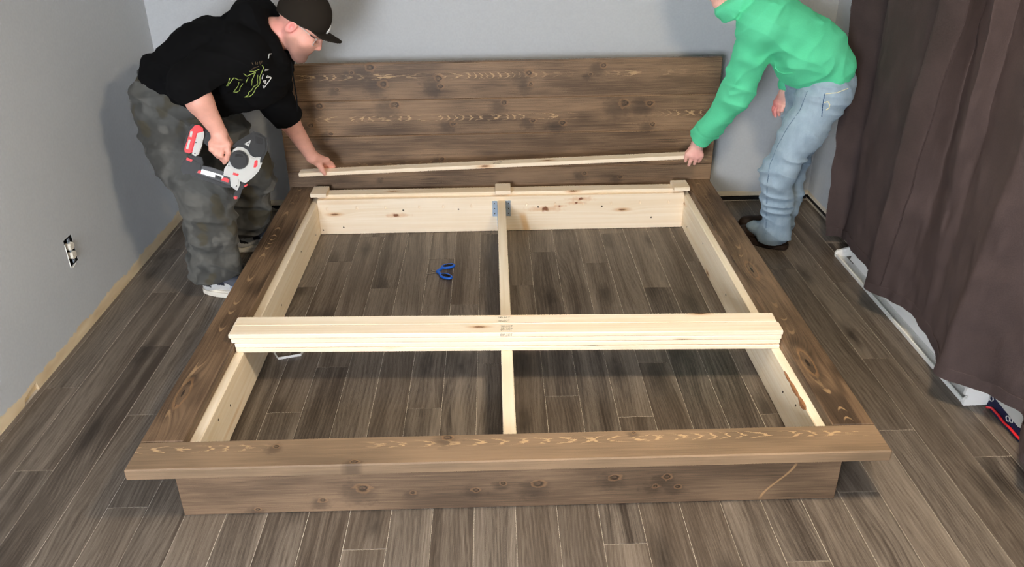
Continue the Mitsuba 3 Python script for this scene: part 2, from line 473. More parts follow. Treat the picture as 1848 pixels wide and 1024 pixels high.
# daylight window in the wall behind the camera
pane = trimesh.Trimesh([[WIN[0], YF-.06, WIN[2]], [WIN[1], YF-.06, WIN[2]], [WIN[1], YF-.06, WIN[3]], [WIN[0], YF-.06, WIN[3]]], [[0, 2, 1], [0, 3, 2]], process=False)
add('window_1', mikit.ply(pane, {'type': 'diffuse'}, emitter={'type': 'area', 'radiance': {'type': 'rgb', 'value': list(WIN_RGB)}}), kind='structure')
fr = []
for a, b, c, d in [(WIN[0], WIN[0]+.05, WIN[2], WIN[3]), (WIN[1]-.05, WIN[1], WIN[2], WIN[3]), (WIN[0], WIN[1], WIN[2], WIN[2]+.05), (WIN[0], WIN[1], WIN[3]-.05, WIN[3]), ((WIN[0]+WIN[1])/2-.025, (WIN[0]+WIN[1])/2+.025, WIN[2], WIN[3])]:
    fr.append(box(a, b, YF-.055, YF+.01, c, d, .004))
add('window_1__frame', mikit.ply(cat_mesh(fr), 'm_white'))
# warm ceiling lamp
cl = thing('ceiling_lamp', 'round frosted ceiling lamp above the bed', 'lamp')
ang = np.linspace(0, math.pi/2, 9)
prof = np.stack([0.17*np.cos(ang), -0.075*np.sin(ang)], 1)[::-1]
prof[0, 0] = 0.0
dome = trimesh.creation.revolve(prof, sections=32)
dome.apply_translation([LAMP[0], LAMP[1], ZC-.03])
if (dome.face_normals[:, 2]*1).mean() > 0:
    dome.invert()
add(cl+'__shade', mikit.ply(dome, {'type': 'diffuse'}, smooth=True, emitter={'type': 'area', 'radiance': {'type': 'rgb', 'value': list(LAMP_RGB)}}))
add(cl+'__base', mikit.ply(tube([(LAMP[0], LAMP[1], ZC-.03), (LAMP[0], LAMP[1], ZC)], .19, 32), 'm_white'))

# ------------------------------------------------------------------ bed frame
bed = thing('bed', 'large low platform bed frame of dark stained wood with raw pine rails', 'bed')
HT, ZT = .212, .174
C = .003
add(bed+'__front_board', wood(box(-1.1025, 1.1025, -.041, .0865, ZT, HT, .004), 0, 'm_front_board'), label='wide dark stained board along the front edge')
for s in (-1, 1):
    add(bed+'__side_board', wood(box(min(s*.975, s*1.1025), max(s*.975, s*1.1025), .0875, 2.2105, ZT, HT, C), 1, 'm_stain'), label='dark stained board along the side')
add(bed+'__front_skirt', wood(box(-.983, .983, 0, .038, .001, ZT-.0005, .002), 0, 'm_skirt'), label='dark stained board below the front edge')
for s in (-1, 1):
    a, b = sorted((s*.9455, s*.979))
    add(bed+'__side_rail', wood(box(a, b, .0385, 2.20, .001, ZT-.0005, .003), 1, 'm_pine'), label='raw pine side rail')
    a, b = sorted((s*.9795, s*.983))
    add(bed+'__skirt_face', wood(box(a, b, .0385, 2.20, .001, ZT-.0005), 1, 'm_stain'))
# back rail with pocket holes
ZR = .192
rail = man(box(-.945, .945, 2.0635, 2.1015, .001, ZR, .002))
SLOTS = [-.897, -.745, -.597, -.423, -.300, -.154, .130, .278, .424, .568, .717, .866]
for sx in SLOTS:
    cap = m3.Manifold.hull(m3.Manifold.sphere(.0058, 16).translate((sx, 2.0625, .141))+m3.Manifold.sphere(.0062, 16).translate((sx, 2.078, .170)))
    rail = rail-cap
add(bed+'__back_rail', wood(tri(rail), 0, 'm_back_rail', seed=14), label='raw pine back rail with pocket holes and brown knots')
add(bed+'__centre_beam', wood(box(-.0205, .0205, .0385, 2.0625, .001, ZT-.0005, .003), 1, 'm_pine'), label='raw pine beam down the middle')
# joist hanger
jh = []
for s in (-1, 1):
    x0, x1 = sorted((s*.0215, s*.023))
    jh.append(box(x0, x1, 2.012, 2.063, .03, ZT-.012))
    x0, x1 = sorted((s*.0215, s*.047))
    jh.append(box(x0, x1, 2.0605, 2.063, .085, ZT-.004))
hang = cat_mesh(jh)
add(bed+'__joist_hanger', mikit.ply(hang, 'm_galv'), label='galvanised bracket at the end of the middle beam')
nails = []
for s in (-1, 1):
    for zz in (.10, .128, .156):
        nails.append(cyl((s*.036, 2.0600, zz), (s*.036, 2.0607, zz), .003, 10))
for q in nails:
    add(bed+'__joist_hanger__nail', mikit.ply(q, 'm_screw'))
for x, z in [(-.823, .040), (-.930, .026), (-.507, .128), (-.222, .128), (.19, .131), (.52, .128), (.78, .060)]:
    add(bed+'__screw', mikit.ply(cyl((x, 2.0626, z), (x, 2.066, z), .0042, 10), 'm_screw'))
for s in (-1, 1):
    for y, z in [(1.95, .05), (1.62, .11), (1.18, .07), (.42, .10), (.30, .13)]:
        add(bed+'__screw', mikit.ply(cyl((s*.9446, y, z), (s*.949, y, z), .0042, 10), 'm_screw'))
# strips of bark left on the inner top edge of the right rail
for ya, yb, h, d in [(.22, .30, .018, .007), (.28, .39, .012, .006), (.37, .44, .007, .004), (.60, .66, .026, .010)]:
    q = np.array([[.9445, ya, ZT-.004], [.9445, yb, ZT-.004], [.9445, .4*ya+.6*yb, ZT-.004-h], [.9445, .7*ya+.3*yb, ZT-.004-h*.8], [.9452+d, .7*ya+.3*yb, ZT-.0002], [.9452+d, .3*ya+.7*yb, ZT-.0002], [.947, ya, ZT-.0005], [.947, yb, ZT-.0005]])
    add(bed+'__side_rail_001__bark', mikit.ply(trimesh.convex.convex_hull(q), 'm_bark'), label='strip of reddish brown bark')
# headboard of planks
HB = [(.001, .112), (.1125, .296), (.2965, .480), (.4805, .664), (.6645, .847)]
for i, (a, b) in enumerate(HB):
    add(bed+'__headboard_plank', wood(box(-1.1118, 1.1118, 2.212+.0012*(i % 2), 2.25, a, b, .003), 0, 'm_headboard', seed=41+3*i))
for x in (-.8, 0, .8):
    add(bed+'__batten', wood(box(x-.045, x+.045, 2.2505, 2.288, .001, .80, .003), 2, 'm_stain'))

# slats
SLAT = thing  # each slat is one thing


def slat(key_label, y, z, x0=-.985, x1=.985, yaw=0.0, roll=0.0, depth=.0635, group=None, text=(), seed=None, th=.019, M=None, edge=False):
    k = thing('pine_slat', key_label, 'board', group)
    L = x1-x0
    if M is None:
        c, s = math.cos(yaw), math.sin(yaw)
        M = frame([(x0+x1)/2, y, z], [c, s, 0], [-s, c, 0], [0, 0, 1])
    add(k+'__board', wood(box(-L/2, L/2, 0, depth, 0, th, .0026), 0, 'm_pine', seed=seed, M=M))
    if text:
        ts = []
        for tx, ty, w in text:
            t = meshkit.text_mesh('SELECT', .0085, .0004)
            t.apply_scale([1.0, 1.3, 1])
            t.apply_translation([tx, ty, th-.00005])
            ts.append(t)
        t = cat_mesh(ts)
        t.vertices[:, 1] = np.clip(t.vertices[:, 1], .0005, depth-.0005)
        t.apply_transform(M)
        add(k+'__stamp', mikit.ply(t, 'm_ink'), label='SELECT stamped in dark ink')
        if edge:
            t = meshkit.text_mesh('SELECT', .0085, .0004)
            t.apply_scale([1.0, 1.2, 1])
            t.vertices = np.column_stack([t.vertices[:, 0]-.016, -t.vertices[:, 2]+.0001, t.vertices[:, 1]+.004])
            t.apply_transform(M)
            add(k+'__stamp', mikit.ply(t, 'm_ink'), label='SELECT stamped on the edge')
    return k


YAW_S = -.030
NAME = ['bottom', 'second from the bottom', 'second from the top', 'top']
srng = random.Random(3)
ENDS = [(-.973, .973), (-.974, .9735), (-.984, .976), (-.991, .9785)]
for col in (1, 0):
    for i in range(4):
        y = (.6095 if col == 0 else .6770)+srng.uniform(-.002, .001)
        x0, x1 = ENDS[i]
        if col == 1:
            x0, x1 = max(x0, -.9735+(i > 1)*-.020), x1-.003
        slat(f'pine slat, {NAME[i]} of the {"front" if col == 0 else "back"} column in the stack', y, ZT+.0191*i, x0, x1, yaw=YAW_S+srng.uniform(-.001, .001),
             group='pine slats stacked across the bed', text=[(-.022, .037, 0), (-.023, .014, 0)] if i == 3 and col == 1 else ([(-.016, .040, 0), (-.016, .018, 0)] if i == 3 else ()), seed=100+col*10+i, th=.0179, edge=(i == 3 and col == 0))
slat('raw pine slat laid flat along the back rail under the three blocks', 2.084, ZR+.0005, -.944, .944, yaw=-.006, depth=.07)
# blocks
for nm, x0, x1, y0 in [('left', -.972, -.892, 2.052), ('middle', -.030, .049, 2.040), ('right', .884, .965, 2.038)]:
    k = thing('spacer_block', f'short pine block on the {nm} end of the back slat' if nm != 'middle' else 'short pine block on the back slat over the middle beam', 'block', 'spacer blocks on the back slat')
    add(k+'__wood', wood(box(x0, x1, y0, y0+.11, ZR+.020, ZR+.040, .0015), 0, 'm_pine'))
# slat held by the two people
A = np.array([-1.004, 2.0, .362]); Bp = np.array([.966, 2.0, .4155])
ex = (Bp-A)/np.linalg.norm(Bp-A); ey = np.array([0, 1., 0]); ez = np.cross(ex, ey)
HELD = frame((A+Bp)/2-ez*.019, ex, ey, ez)
slat('raw pine slat held in the air between the two people', 0, 0, -.985, .985, M=HELD, text=[(-.02, .030, 0), (-.02, .010, 0)], seed=77)
#PEOPLE
# ------------------------------------------------------------------ figures: distance-field modelling
class Field:
    """a signed distance field on a grid, meshed with surface nets; every primitive is blended in with a smooth union"""
    def __init__(self, lo, hi, h):
        self.lo, self.h = np.asarray(lo, float), h
        self.n = np.ceil((np.asarray(hi, float)-self.lo)/h).astype(int)+1
        self.a = np.full(self.n, 1.0, np.float32)

    def _box(self, lo, hi):
        i0 = np.clip(np.floor((lo-self.lo)/self.h).astype(int), 0, self.n)
        i1 = np.clip(np.ceil((hi-self.lo)/self.h).astype(int)+1, 0, self.n)
        sl = tuple(slice(a, b) for a, b in zip(i0, i1))
        ax = [(self.lo[k]+self.h*np.arange(i0[k], i1[k])).astype(np.float32) for k in range(3)]
        return sl, ax[0][:, None, None], ax[1][None, :, None], ax[2][None, None, :]

    def _join(self, sl, d, k):
        a = self.a[sl]
        if k > 0:
            m = np.maximum(k-np.abs(a-d), 0)/k
            self.a[sl] = np.minimum(a, d)-m*m*k*0.25
        else:
            self.a[sl] = np.minimum(a, d)

    def cone(self, p, q, r0, r1=None, k=0.02, flat=None):
        p, q = np.asarray(p, float), np.asarray(q, float)
        r1 = r0 if r1 is None else r1
        pad = max(r0, r1)+k+3*self.h
        sl, X, Y, Z = self._box(np.minimum(p, q)-pad, np.maximum(p, q)+pad)
        d = q-p; L2 = max(d@d, 1e-9)
        t = np.clip(((X-p[0])*d[0]+(Y-p[1])*d[1]+(Z-p[2])*d[2])/L2, 0, 1)
        dist = np.sqrt((X-p[0]-t*d[0])**2+(Y-p[1]-t*d[1])**2+(Z-p[2]-t*d[2])**2)-(r0+(r1-r0)*t)
        self._join(sl, dist, k)
        return self

    def chain(self, pts, rs, k=0.015):
        for i in range(len(pts)-1):
            self.cone(pts[i], pts[i+1], rs[i], rs[i+1], k)
        return self

    def _ell(self, c, r, R, pad):
        c, r = np.asarray(c, float), np.asarray(r, float)
        sl, X, Y, Z = self._box(c-r.max()-pad, c+r.max()+pad)
        P = [X-c[0], Y-c[1], Z-c[2]]
        R = np.eye(3) if R is None else np.asarray(R)      # rows: the axes of the ellipsoid
        l = [P[0]*R[i][0]+P[1]*R[i][1]+P[2]*R[i][2] for i in range(3)]
        k0 = np.sqrt(sum((l[i]/r[i])**2 for i in range(3)))
        k1 = np.sqrt(sum((l[i]/r[i]**2)**2 for i in range(3)))+1e-9
        return sl, k0*(k0-1)/k1

    def ell(self, c, r, R=None, k=0.02):
        sl, d = self._ell(c, r, R, k+3*self.h)
        self._join(sl, d, k)
        return self

    def carve(self, c, r, R=None, k=0.006):
        sl, d = self._ell(c, r, R, k+3*self.h)
        a = self.a[sl]; d = -d
        m = np.maximum(k-np.abs(a-d), 0)/k
        self.a[sl] = np.maximum(a, d)+m*m*k*0.25
        return self

    def cut(self, c, n, rad=9.0, k=0.004):
        """removes what lies on the side of the plane that n points to, within rad of c"""
        c, n = np.asarray(c, float), np.asarray(n, float); n = n/np.linalg.norm(n)
        sl, X, Y, Z = self._box(c-rad, c+rad)
        d = (X-c[0])*n[0]+(Y-c[1])*n[1]+(Z-c[2])*n[2]
        a = self.a[sl]
        inside = ((X-c[0])**2+(Y-c[1])**2+(Z-c[2])**2) < rad*rad
        self.a[sl] = np.where(inside, np.maximum(a, d), a)
        return self

    def fold(self, fn, band=0.09):
        i = np.argwhere(np.abs(self.a) < band)
        p = self.lo+i*self.h
        self.a[tuple(i.T)] += fn(p).astype(np.float32)
        return self

    def mesh(self, smooth=2):
        a = self.a
        s = a < 0
        c = [s[i:s.shape[0]-1+i, j:s.shape[1]-1+j, k:s.shape[2]-1+k] for i in (0, 1) for j in (0, 1) for k in (0, 1)]
        cnt = sum(x.astype(np.int8) for x in c)
        cells = np.argwhere((cnt > 0) & (cnt < 8))
        idx = np.full(cnt.shape, -1, np.int32)
        idx[tuple(cells.T)] = np.arange(len(cells))
        acc = np.zeros((len(cells), 3)); num = np.zeros(len(cells))
        off = [np.array(o) for o in np.ndindex(2, 2, 2)]
        val = [a[tuple((cells+o).T)] for o in off]
        for i, o in enumerate(off):
            for ax in range(3):
                if o[ax] == 0:
                    q = o.copy(); q[ax] = 1
                    j = q[0]*4+q[1]*2+q[2]
                    va, vb = val[i], val[j]
                    x = (va < 0) != (vb < 0)
                    t = np.where(x, va/np.where(x, va-vb, 1), 0)
                    P = o+np.outer(t, q-o)
                    acc[x] += P[x]; num[x] += 1
        V = self.lo+self.h*(cells+acc/num[:, None])
        F = []
        for ax in range(3):
            b, c2 = [(1, 2), (2, 0), (0, 1)][ax]
            sa = [slice(1, -1)]*3; sb = [slice(1, -1)]*3
            sa[ax] = slice(0, -1); sb[ax] = slice(1, None)
            lo_, hi_ = s[tuple(sa)], s[tuple(sb)]
            e = np.argwhere(lo_ != hi_)
            g = e.copy()
            for m in (b, c2):
                g[:, m] += 1
            flip = lo_[tuple(e.T)]
            def cell(db, dc):
                w = g.copy(); w[:, b] -= db; w[:, c2] -= dc
                return idx[tuple(w.T)]
            q = np.stack([cell(1, 1), cell(0, 1), cell(0, 0), cell(1, 0)], 1)
            q[~flip] = q[~flip][:, ::-1]
            F.append(q)
        F = np.vstack(F)
        F = F[(F >= 0).all(1)]
        m = trimesh.Trimesh(V, np.vstack([F[:, [0, 1, 2]], F[:, [0, 2, 3]]]), process=False)
        if smooth:
            from scipy.sparse import coo_matrix
            e = np.vstack([F[:, [0, 1]], F[:, [1, 2]], F[:, [2, 3]], F[:, [3, 0]]])
            e = np.unique(np.sort(e, 1), axis=0)
            A = coo_matrix((np.ones(2*len(e)), (np.r_[e[:, 0], e[:, 1]], np.r_[e[:, 1], e[:, 0]])), shape=(len(V), len(V))).tocsr()
            deg = np.maximum(np.asarray(A.sum(1)), 1)
            v = np.array(V)
            for _ in range(smooth*2):
                for w in (.5, -.52):
                    v += w*(A@v/deg-v)
            m.vertices = v
        return m


def P(*v):
    return np.array(v, float)


def lerp(a, b, t):
    return np.asarray(a)+(np.asarray(b)-np.asarray(a))*t


MAT2 = {'m_flesh': principled({'type': 'mesh_attribute', 'name': 'vertex_color'}, 0.48, 0.35),
        'm_paint': principled({'type': 'mesh_attribute', 'name': 'vertex_color'}, 0.6, 0.3),
        'm_hair': principled(lin(58, 42, 30), 0.6, 0.3),
        'm_eye': principled(lin(225, 220, 215), 0.2, 0.5),
        'm_lens': {'type': 'thindielectric'},
        'm_temple': principled(lin(60, 56, 58), 0.3, 0.5),
        'm_print': principled(lin(140, 158, 84), 0.8, 0.1),
        'm_print_white': principled(lin(190, 190, 186), 0.8, 0.1),
        'm_print_dark': principled(lin(74, 62, 48), 0.8, 0.1),
        'm_seam': principled(lin(60, 84, 116), 0.9, 0.1), 'm_jeans_dark': principled(lin(98, 118, 140), 0.9, 0.1),
        'm_stitch': principled(lin(222, 214, 180), 0.8, 0.1)}
scene.update(MAT2)


def head(F, E, f, u, side, ear=True):
    """skull, face and ears; E between the ears, f to where the face looks, u to the crown, side to the ear nearest the camera"""
    def W(a, b, c):
        return E+a*f+b*side+c*u
    R = [f, side, u]
    F.ell(W(.000, 0, .050), (.098, .076, .098), R, .02)
    F.ell(W(.035, 0, .000), (.066, .064, .085), R, .03)
    F.cone(W(.055, 0, -.02), W(.068, 0, -.090), .056, .034, .03)
    for s in (-1, 1):
        F.cone(W(.005, s*.047, -.035), W(.070, s*.018, -.098), .026, .020, .02)
        F.cone(W(.074, s*.040, -.012), W(.060, s*.048, -.028), .018, .018, .02)
        F.cone(W(.088, s*.014, .034), W(.076, s*.048, .030), .010, .010, .012)
        F.carve(W(.100, s*.032, .012), (.014, .016, .010), R, .010)
        F.ell(W(.083, s*.032, .012), (.011, .014, .010), R, .004)
        F.ell(W(.103, s*.012, -.026), (.011, .008, .008), R, .006)
        e = W(-.010, s*.078, .000)
        F.ell(e+s*side*.002, (.020, .010, .033), [f*.96-u*.28, side, u*.96+f*.28], .007)
        F.carve(e+s*side*.013+f*.004+u*.003, (.011, .009, .019), R, .003)
    F.cone(W(.094, 0, .024), W(.116, 0, -.018), .009, .012, .012)
    F.cone(W(.093, -.018, -.054), W(.093, .018, -.054), .0075, .0075, .006)
    F.cone(W(.099, -.012, -.052), W(.099, .012, -.052), .0065, .0065, .006)
    F.cone(W(.096, -.012, -.064), W(.096, .012, -.064), .0075, .0075, .005)
    F.ell(W(.084, 0, -.098), (.022, .026, .020), R, .016)


def hand(F, wrist, mcps, fingers, rf, thumb, rt_, k=.006):
    """palm from the wrist to the knuckles, then separate fingers (each a list of joints) and the thumb from the side of the palm"""
    for m in mcps:
        F.cone(wrist, m, .024, .0125, .014)
    for a, b in zip(mcps[:-1], mcps[1:]):
        F.cone(a, b, .0115, .0115, .010)
    for m, j, r in zip(mcps, fingers, rf):
        pts = [m]+list(j)
        F.chain(pts, [r*1.12]+[r*(1-.10*i) for i in range(len(j))], k)
    F.chain(thumb, rt_, k+.003)


def skin_color(V, spots, base=(214, 158, 140), seed=1):
    """flesh tone per vertex; spots: (centre, radius, colour, strength)"""
    c = np.tile(lin(*base), (len(V), 1))
    n = meshkit.fbm(V*38, 3, seed)[:, None]
    c = c*(0.90+0.20*n)
    m = meshkit.noise(V*420, seed)[:, None]
    c *= 0.96+0.08*m
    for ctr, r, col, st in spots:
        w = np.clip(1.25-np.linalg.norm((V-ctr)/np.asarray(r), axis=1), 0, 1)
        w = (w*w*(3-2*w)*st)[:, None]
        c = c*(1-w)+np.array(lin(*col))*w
    return np.clip(c, 0, 1)


# ---- the man on the left, bent over, nail gun in his right hand
pm = thing('person', 'person bending in black hoodie, dark cap and grey camouflage trousers', 'person')
Fb = Field((-1.62, 1.16, 0.0), (-.62, 2.18, 1.34), .004)
E1 = P(-.823, 1.610, 1.140)
f1 = P(.745, -.04, -.665); f1 /= np.linalg.norm(f1)
u1 = P(.665, 0, .745); u1 -= f1*(u1@f1); u1 /= np.linalg.norm(u1)
s1 = np.cross(u1, f1); s1 *= -np.sign(s1[1])
Fb.cone((-1.385, 1.655, .86), (-1.22, 1.63, .95), .115, .12, .05).cone((-1.22, 1.63, .95), (-1.07, 1.62, 1.02), .12, .13, .05)
for s in (-1, 1):
    Fb.cone((-1.07, 1.62, 1.03), (-1.03, 1.62+s*.15, 1.04), .09, .06, .05)
    Fb.cone((-1.385, 1.655, .86), (-1.375, 1.655+s*.11, .845), .10, .09, .04)
Fb.cone((-1.04, 1.62, 1.05), (-.93, 1.615, 1.105), .085, .062, .04)
Fb.cone((-.93, 1.615, 1.105), (-.835, 1.61, 1.115), .062, .060, .03)
head(Fb, E1, f1, u1, s1)
# near leg, far leg
Fb.chain([(-1.375, 1.545, .845), (-1.262, 1.44, .485), (-1.285, 1.435, .12)], [.088, .058, .042], .03)
Fb.chain([(-1.288, 1.435, .12), (-1.290, 1.435, .075), (-1.24, 1.425, .06)], [.036, .024, .016], .02)
Fb.chain([(-1.375, 1.765, .835), (-1.205, 1.83, .44), (-1.265, 1.895, .12)], [.088, .058, .042], .03)
Fb.chain([(-1.268, 1.895, .12), (-1.272, 1.897, .075), (-1.225, 1.918, .06)], [.036, .024, .016], .02)
# near arm and its hand round the handle
EN, WN = P(-1.190, 1.285, .985), P(-1.1190, 1.3020, 0.7940)
Fb.chain([(-1.03, 1.46, 1.055), EN], [.058, .050], .03)
Fb.chain([EN, lerp(EN, WN, .35)+P(0, -.004, 0), WN], [.047, .050, .031], .02)
hand(Fb, WN+P(.002, 0, -.012), [P(-1.1440, 1.2720, 0.7520), P(-1.1240, 1.2680, 0.7460), P(-1.1030, 1.2680, 0.7430), P(-1.0840, 1.2720, 0.7480)],
     [[P(-1.1470, 1.2620, 0.7320), P(-1.1460, 1.2800, 0.7170), P(-1.1410, 1.3000, 0.7200)], [P(-1.1310, 1.2580, 0.7170), P(-1.1300, 1.2760, 0.7000), P(-1.1270, 1.2980, 0.7060)],
      [P(-1.1130, 1.2580, 0.7080), P(-1.1150, 1.2760, 0.6900), P(-1.1100, 1.2960, 0.6990)], [P(-1.0830, 1.2640, 0.7170), P(-1.0940, 1.2660, 0.6890), P(-1.1080, 1.2720, 0.6730)]],
     [.0092, .0100, .0104, .0104], [P(-1.1040, 1.3180, 0.7680), P(-1.0950, 1.3300, 0.7360), P(-1.0970, 1.3280, 0.7090), P(-1.1130, 1.3220, 0.6950)], [.017, .014, .0115, .0095])
# far arm; thumb in front of the slat, fingers over its back edge
EF, WF = P(-1.025, 1.862, .765), P(-0.9210, 1.9720, 0.4620)
Fb.chain([(-1.02, 1.79, 1.02), EF], [.058, .050], .03)
Fb.chain([EF, lerp(EF, WF, .35), WF], [.046, .047, .030], .02)
hand(Fb, WF+P(.006, 0, -.008), [P(-0.9070, 2.0000, 0.4190), P(-0.8920, 2.0080, 0.4210), P(-0.8730, 2.0150, 0.4240), P(-0.8580, 2.0200, 0.4220)],
     [[P(-0.8990, 2.0400, 0.3870), P(-0.9000, 2.0660, 0.3660), P(-0.9080, 2.0740, 0.3400)], [P(-0.8810, 2.0480, 0.3900), P(-0.8780, 2.0700, 0.3700), P(-0.8860, 2.0780, 0.3380)],
      [P(-0.8600, 2.0540, 0.3900), P(-0.8570, 2.0720, 0.3690), P(-0.8640, 2.0800, 0.3370)], [P(-0.8450, 2.0520, 0.3930), P(-0.8390, 2.0700, 0.3720), P(-0.8470, 2.0780, 0.3430)]],
     [.0086, .0096, .0100, .0098], [P(-0.9090, 1.9780, 0.4320), P(-0.8910, 1.9840, 0.4120), P(-0.8810, 1.9860, 0.3860), P(-0.8710, 1.9880, 0.3620)], [.018, .0150, .0120, .0095])
mb = Fb.mesh()
V = np.asarray(mb.vertices)
def H1(a, b, c): return E1+a*f1+b*s1+c*u1
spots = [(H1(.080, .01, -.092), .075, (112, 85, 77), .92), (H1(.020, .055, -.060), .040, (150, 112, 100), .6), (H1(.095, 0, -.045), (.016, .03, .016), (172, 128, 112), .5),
         (H1(.106, 0, -.058), (.014, .024, .011), (140, 66, 64), 1.0), (H1(.112, 0, -.015), (.02, .02, .02), (226, 148, 138), .6),
         (H1(-.010, .08, 0), (.03, .02, .04), (224, 128, 126), .75), (H1(-.05, .06, -.05), (.05, .05, .06), (232, 150, 142), .5),
         (H1(.06, .05, -.01), (.03, .03, .03), (230, 160, 148), .4)]
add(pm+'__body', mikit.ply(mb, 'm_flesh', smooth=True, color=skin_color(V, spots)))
for b in (-1, 1):
    eye = trimesh.creation.icosphere(3, .0102); eye.apply_translation(H1(.0845, b*.032, .012))
    add(pm+'__eye', mikit.ply(eye, 'm_eye', smooth=True))


def ridges(p, axis, freq, amp, seed, across=7.0):
    """cloth folds: long ridges that run across the axis"""
    ax = np.asarray(axis, float); ax /= np.linalg.norm(ax)
    t = p@ax
    q = p-np.outer(t, ax)
    w = meshkit.fbm(np.column_stack([q*across, ])+seed*3.1+np.outer(t, ax)*freq*0.35, 2, seed)
    n = meshkit.noise(q*across*0.8+np.outer(t, ax)*freq+seed*7.7, seed+5)
    r = 1-np.abs(2*n-1)
    return -amp*(r*r-0.4)*np.clip(w*2.2-0.5, 0, 1)


# hoodie
Fh = Field((-1.62, 1.14, .60), (-.78, 2.10, 1.34), .0055)
for s in (-1, 1):
    Fh.cone((-1.350, 1.645+s*.075, .930), (-1.20, 1.63+s*.07, .985), .140, .170, .06)
    Fh.cone((-1.20, 1.63+s*.07, .985), (-1.05, 1.62+s*.075, 1.02), .168, .150, .06)
    Fh.cone((-1.14, 1.62+s*.06, .925), (-1.02, 1.62+s*.05, .935), .125, .115, .06)
Fh.cut((-1.36, 1.62, .872), (-.436, 0, -.90))
Fh.cone((-1.49, 1.64, .93), (-1.22, 1.63, .80), .0, .0, 0)
for s, sh, el, cf, r in ((-1, P(-1.03, 1.455, 1.055), P(-1.192, 1.285, .990), P(-1.165, 1.290, .925), (.100, .080, .066)), (1, P(-1.02, 1.79, 1.01), P(-1.035, 1.862, .78), P(-.975, 1.905, .645), (.105, .085, .066))):
    Fh.cone(P(-1.06, 1.62+s*.07, 1.03), sh, .13, r[0], .05)
    Fh.cone(sh, el, r[0], r[1], .03)
    Fh.cone(el, cf, r[1]*.98, r[2], .02)
# hood bunched round the neck
ringc, rx = P(-.935, 1.615, 1.090), P(1, 0, .22)
rx /= np.linalg.norm(rx); ry = P(0, 1, 0); rz = np.cross(rx, ry)
for i in range(16):
    a0, a1 = 2*math.pi*i/16, 2*math.pi*(i+1)/16
    q = [ringc+.088*math.cos(a)*ry+.100*math.sin(a)*rz-(.045*max(math.sin(a), 0))*rx for a in (a0, a1)]
    r = [.040+.016*max(math.sin(a), 0) for a in (a0, a1)]
    Fh.cone(q[0], q[1], r[0], r[1], .02)
Fh.cone((-1.03, 1.56, 1.175), (-1.03, 1.67, 1.175), .050, .050, .04)
Fh.cone((-.985, 1.55, 1.195), (-.985, 1.68, 1.195), .040, .040, .03)
Fh.fold(lambda p: ridges(p, (.9, 0, .3), 16, .018, 3)+ridges(p, (.3, .2, 1), 22, .011, 8)-.006*(meshkit.fbm(p*20, 2, 4)-.5))
Fh.cut(EN*0+P(-1.165, 1.290, .942), WN-EN, .12)
Fh.cut(lerp(EF, WF, .33), WF-EF, .135)
mh = Fh.mesh(1)
add(pm+'__hoodie', mikit.ply(mh, 'm_black', smooth=True), label='black hooded sweatshirt with a green clawed print')
# printed claw marks, laid on the cloth of the chest
ray = trimesh.ray.ray_triangle.RayMeshIntersector(mh)
DIRP = P(-.28, .945, -.23); DIRP /= np.linalg.norm(DIRP)


def decal(pts, w, key, m):
    o = np.array(pts)-DIRP*1.0
    loc, ir, _ = ray.intersects_location(o, np.tile(DIRP, (len(o), 1)), multiple_hits=False)
    if len(loc) < 2:
        return
    loc = loc[np.argsort(ir)]-DIRP*.0012
    add(key, mikit.ply(tube(loc, w, 6), m))


def poly(pts, n=5):
    out = []
    for a, b in zip(pts[:-1], pts[1:]):
        out += [lerp(a, b, t) for t in np.linspace(0, 1, n, endpoint=False)]
    return out+[np.asarray(pts[-1])]


for line in [
    [(-0.941, 1.420, 1.023), (-0.936, 1.420, 1.014), (-0.948, 1.420, 0.993), (-0.957, 1.420, 0.977), (-0.959, 1.420, 0.955), (-0.965, 1.420, 0.944), (-0.980, 1.420, 0.932), (-0.988, 1.420, 0.918), (-0.998, 1.420, 0.906), (-1.010, 1.420, 0.899), (-1.030, 1.420, 0.897)],
    [(-1.030, 1.420, 0.897), (-1.015, 1.420, 0.904), (-1.010, 1.420, 0.916), (-0.997, 1.420, 0.925), (-0.987, 1.420, 0.939), (-0.970, 1.420, 0.948), (-0.968, 1.420, 0.970), (-0.964, 1.420, 0.984)],
    [(-1.028, 1.420, 0.952), (-1.040, 1.420, 0.938), (-1.046, 1.420, 0.924), (-1.057, 1.420, 0.918), (-1.070, 1.420, 0.919), (-1.060, 1.420, 0.930), (-1.048, 1.420, 0.943), (-1.042, 1.420, 0.957)],
    [(-1.058, 1.420, 0.975), (-1.071, 1.420, 0.962), (-1.086, 1.420, 0.945), (-1.093, 1.420, 0.944), (-1.081, 1.420, 0.958), (-1.074, 1.420, 0.974)],
    [(-1.019, 1.420, 0.990), (-1.007, 1.420, 0.980), (-0.987, 1.420, 0.989), (-0.972, 1.420, 0.994), (-0.990, 1.420, 0.965), (-0.994, 1.420, 0.944)],
    [(-1.028, 1.420, 0.966), (-1.042, 1.420, 0.966), (-1.055, 1.420, 0.974)],
    [(-1.003, 1.420, 0.975), (-1.015, 1.420, 0.956)],
    [(-0.994, 1.420, 0.999), (-0.976, 1.420, 0.998), (-0.955, 1.420, 1.007)]]:
    decal(poly([P(*q) for q in line]), .0017, pm+'__hoodie__claw_print', 'm_print')
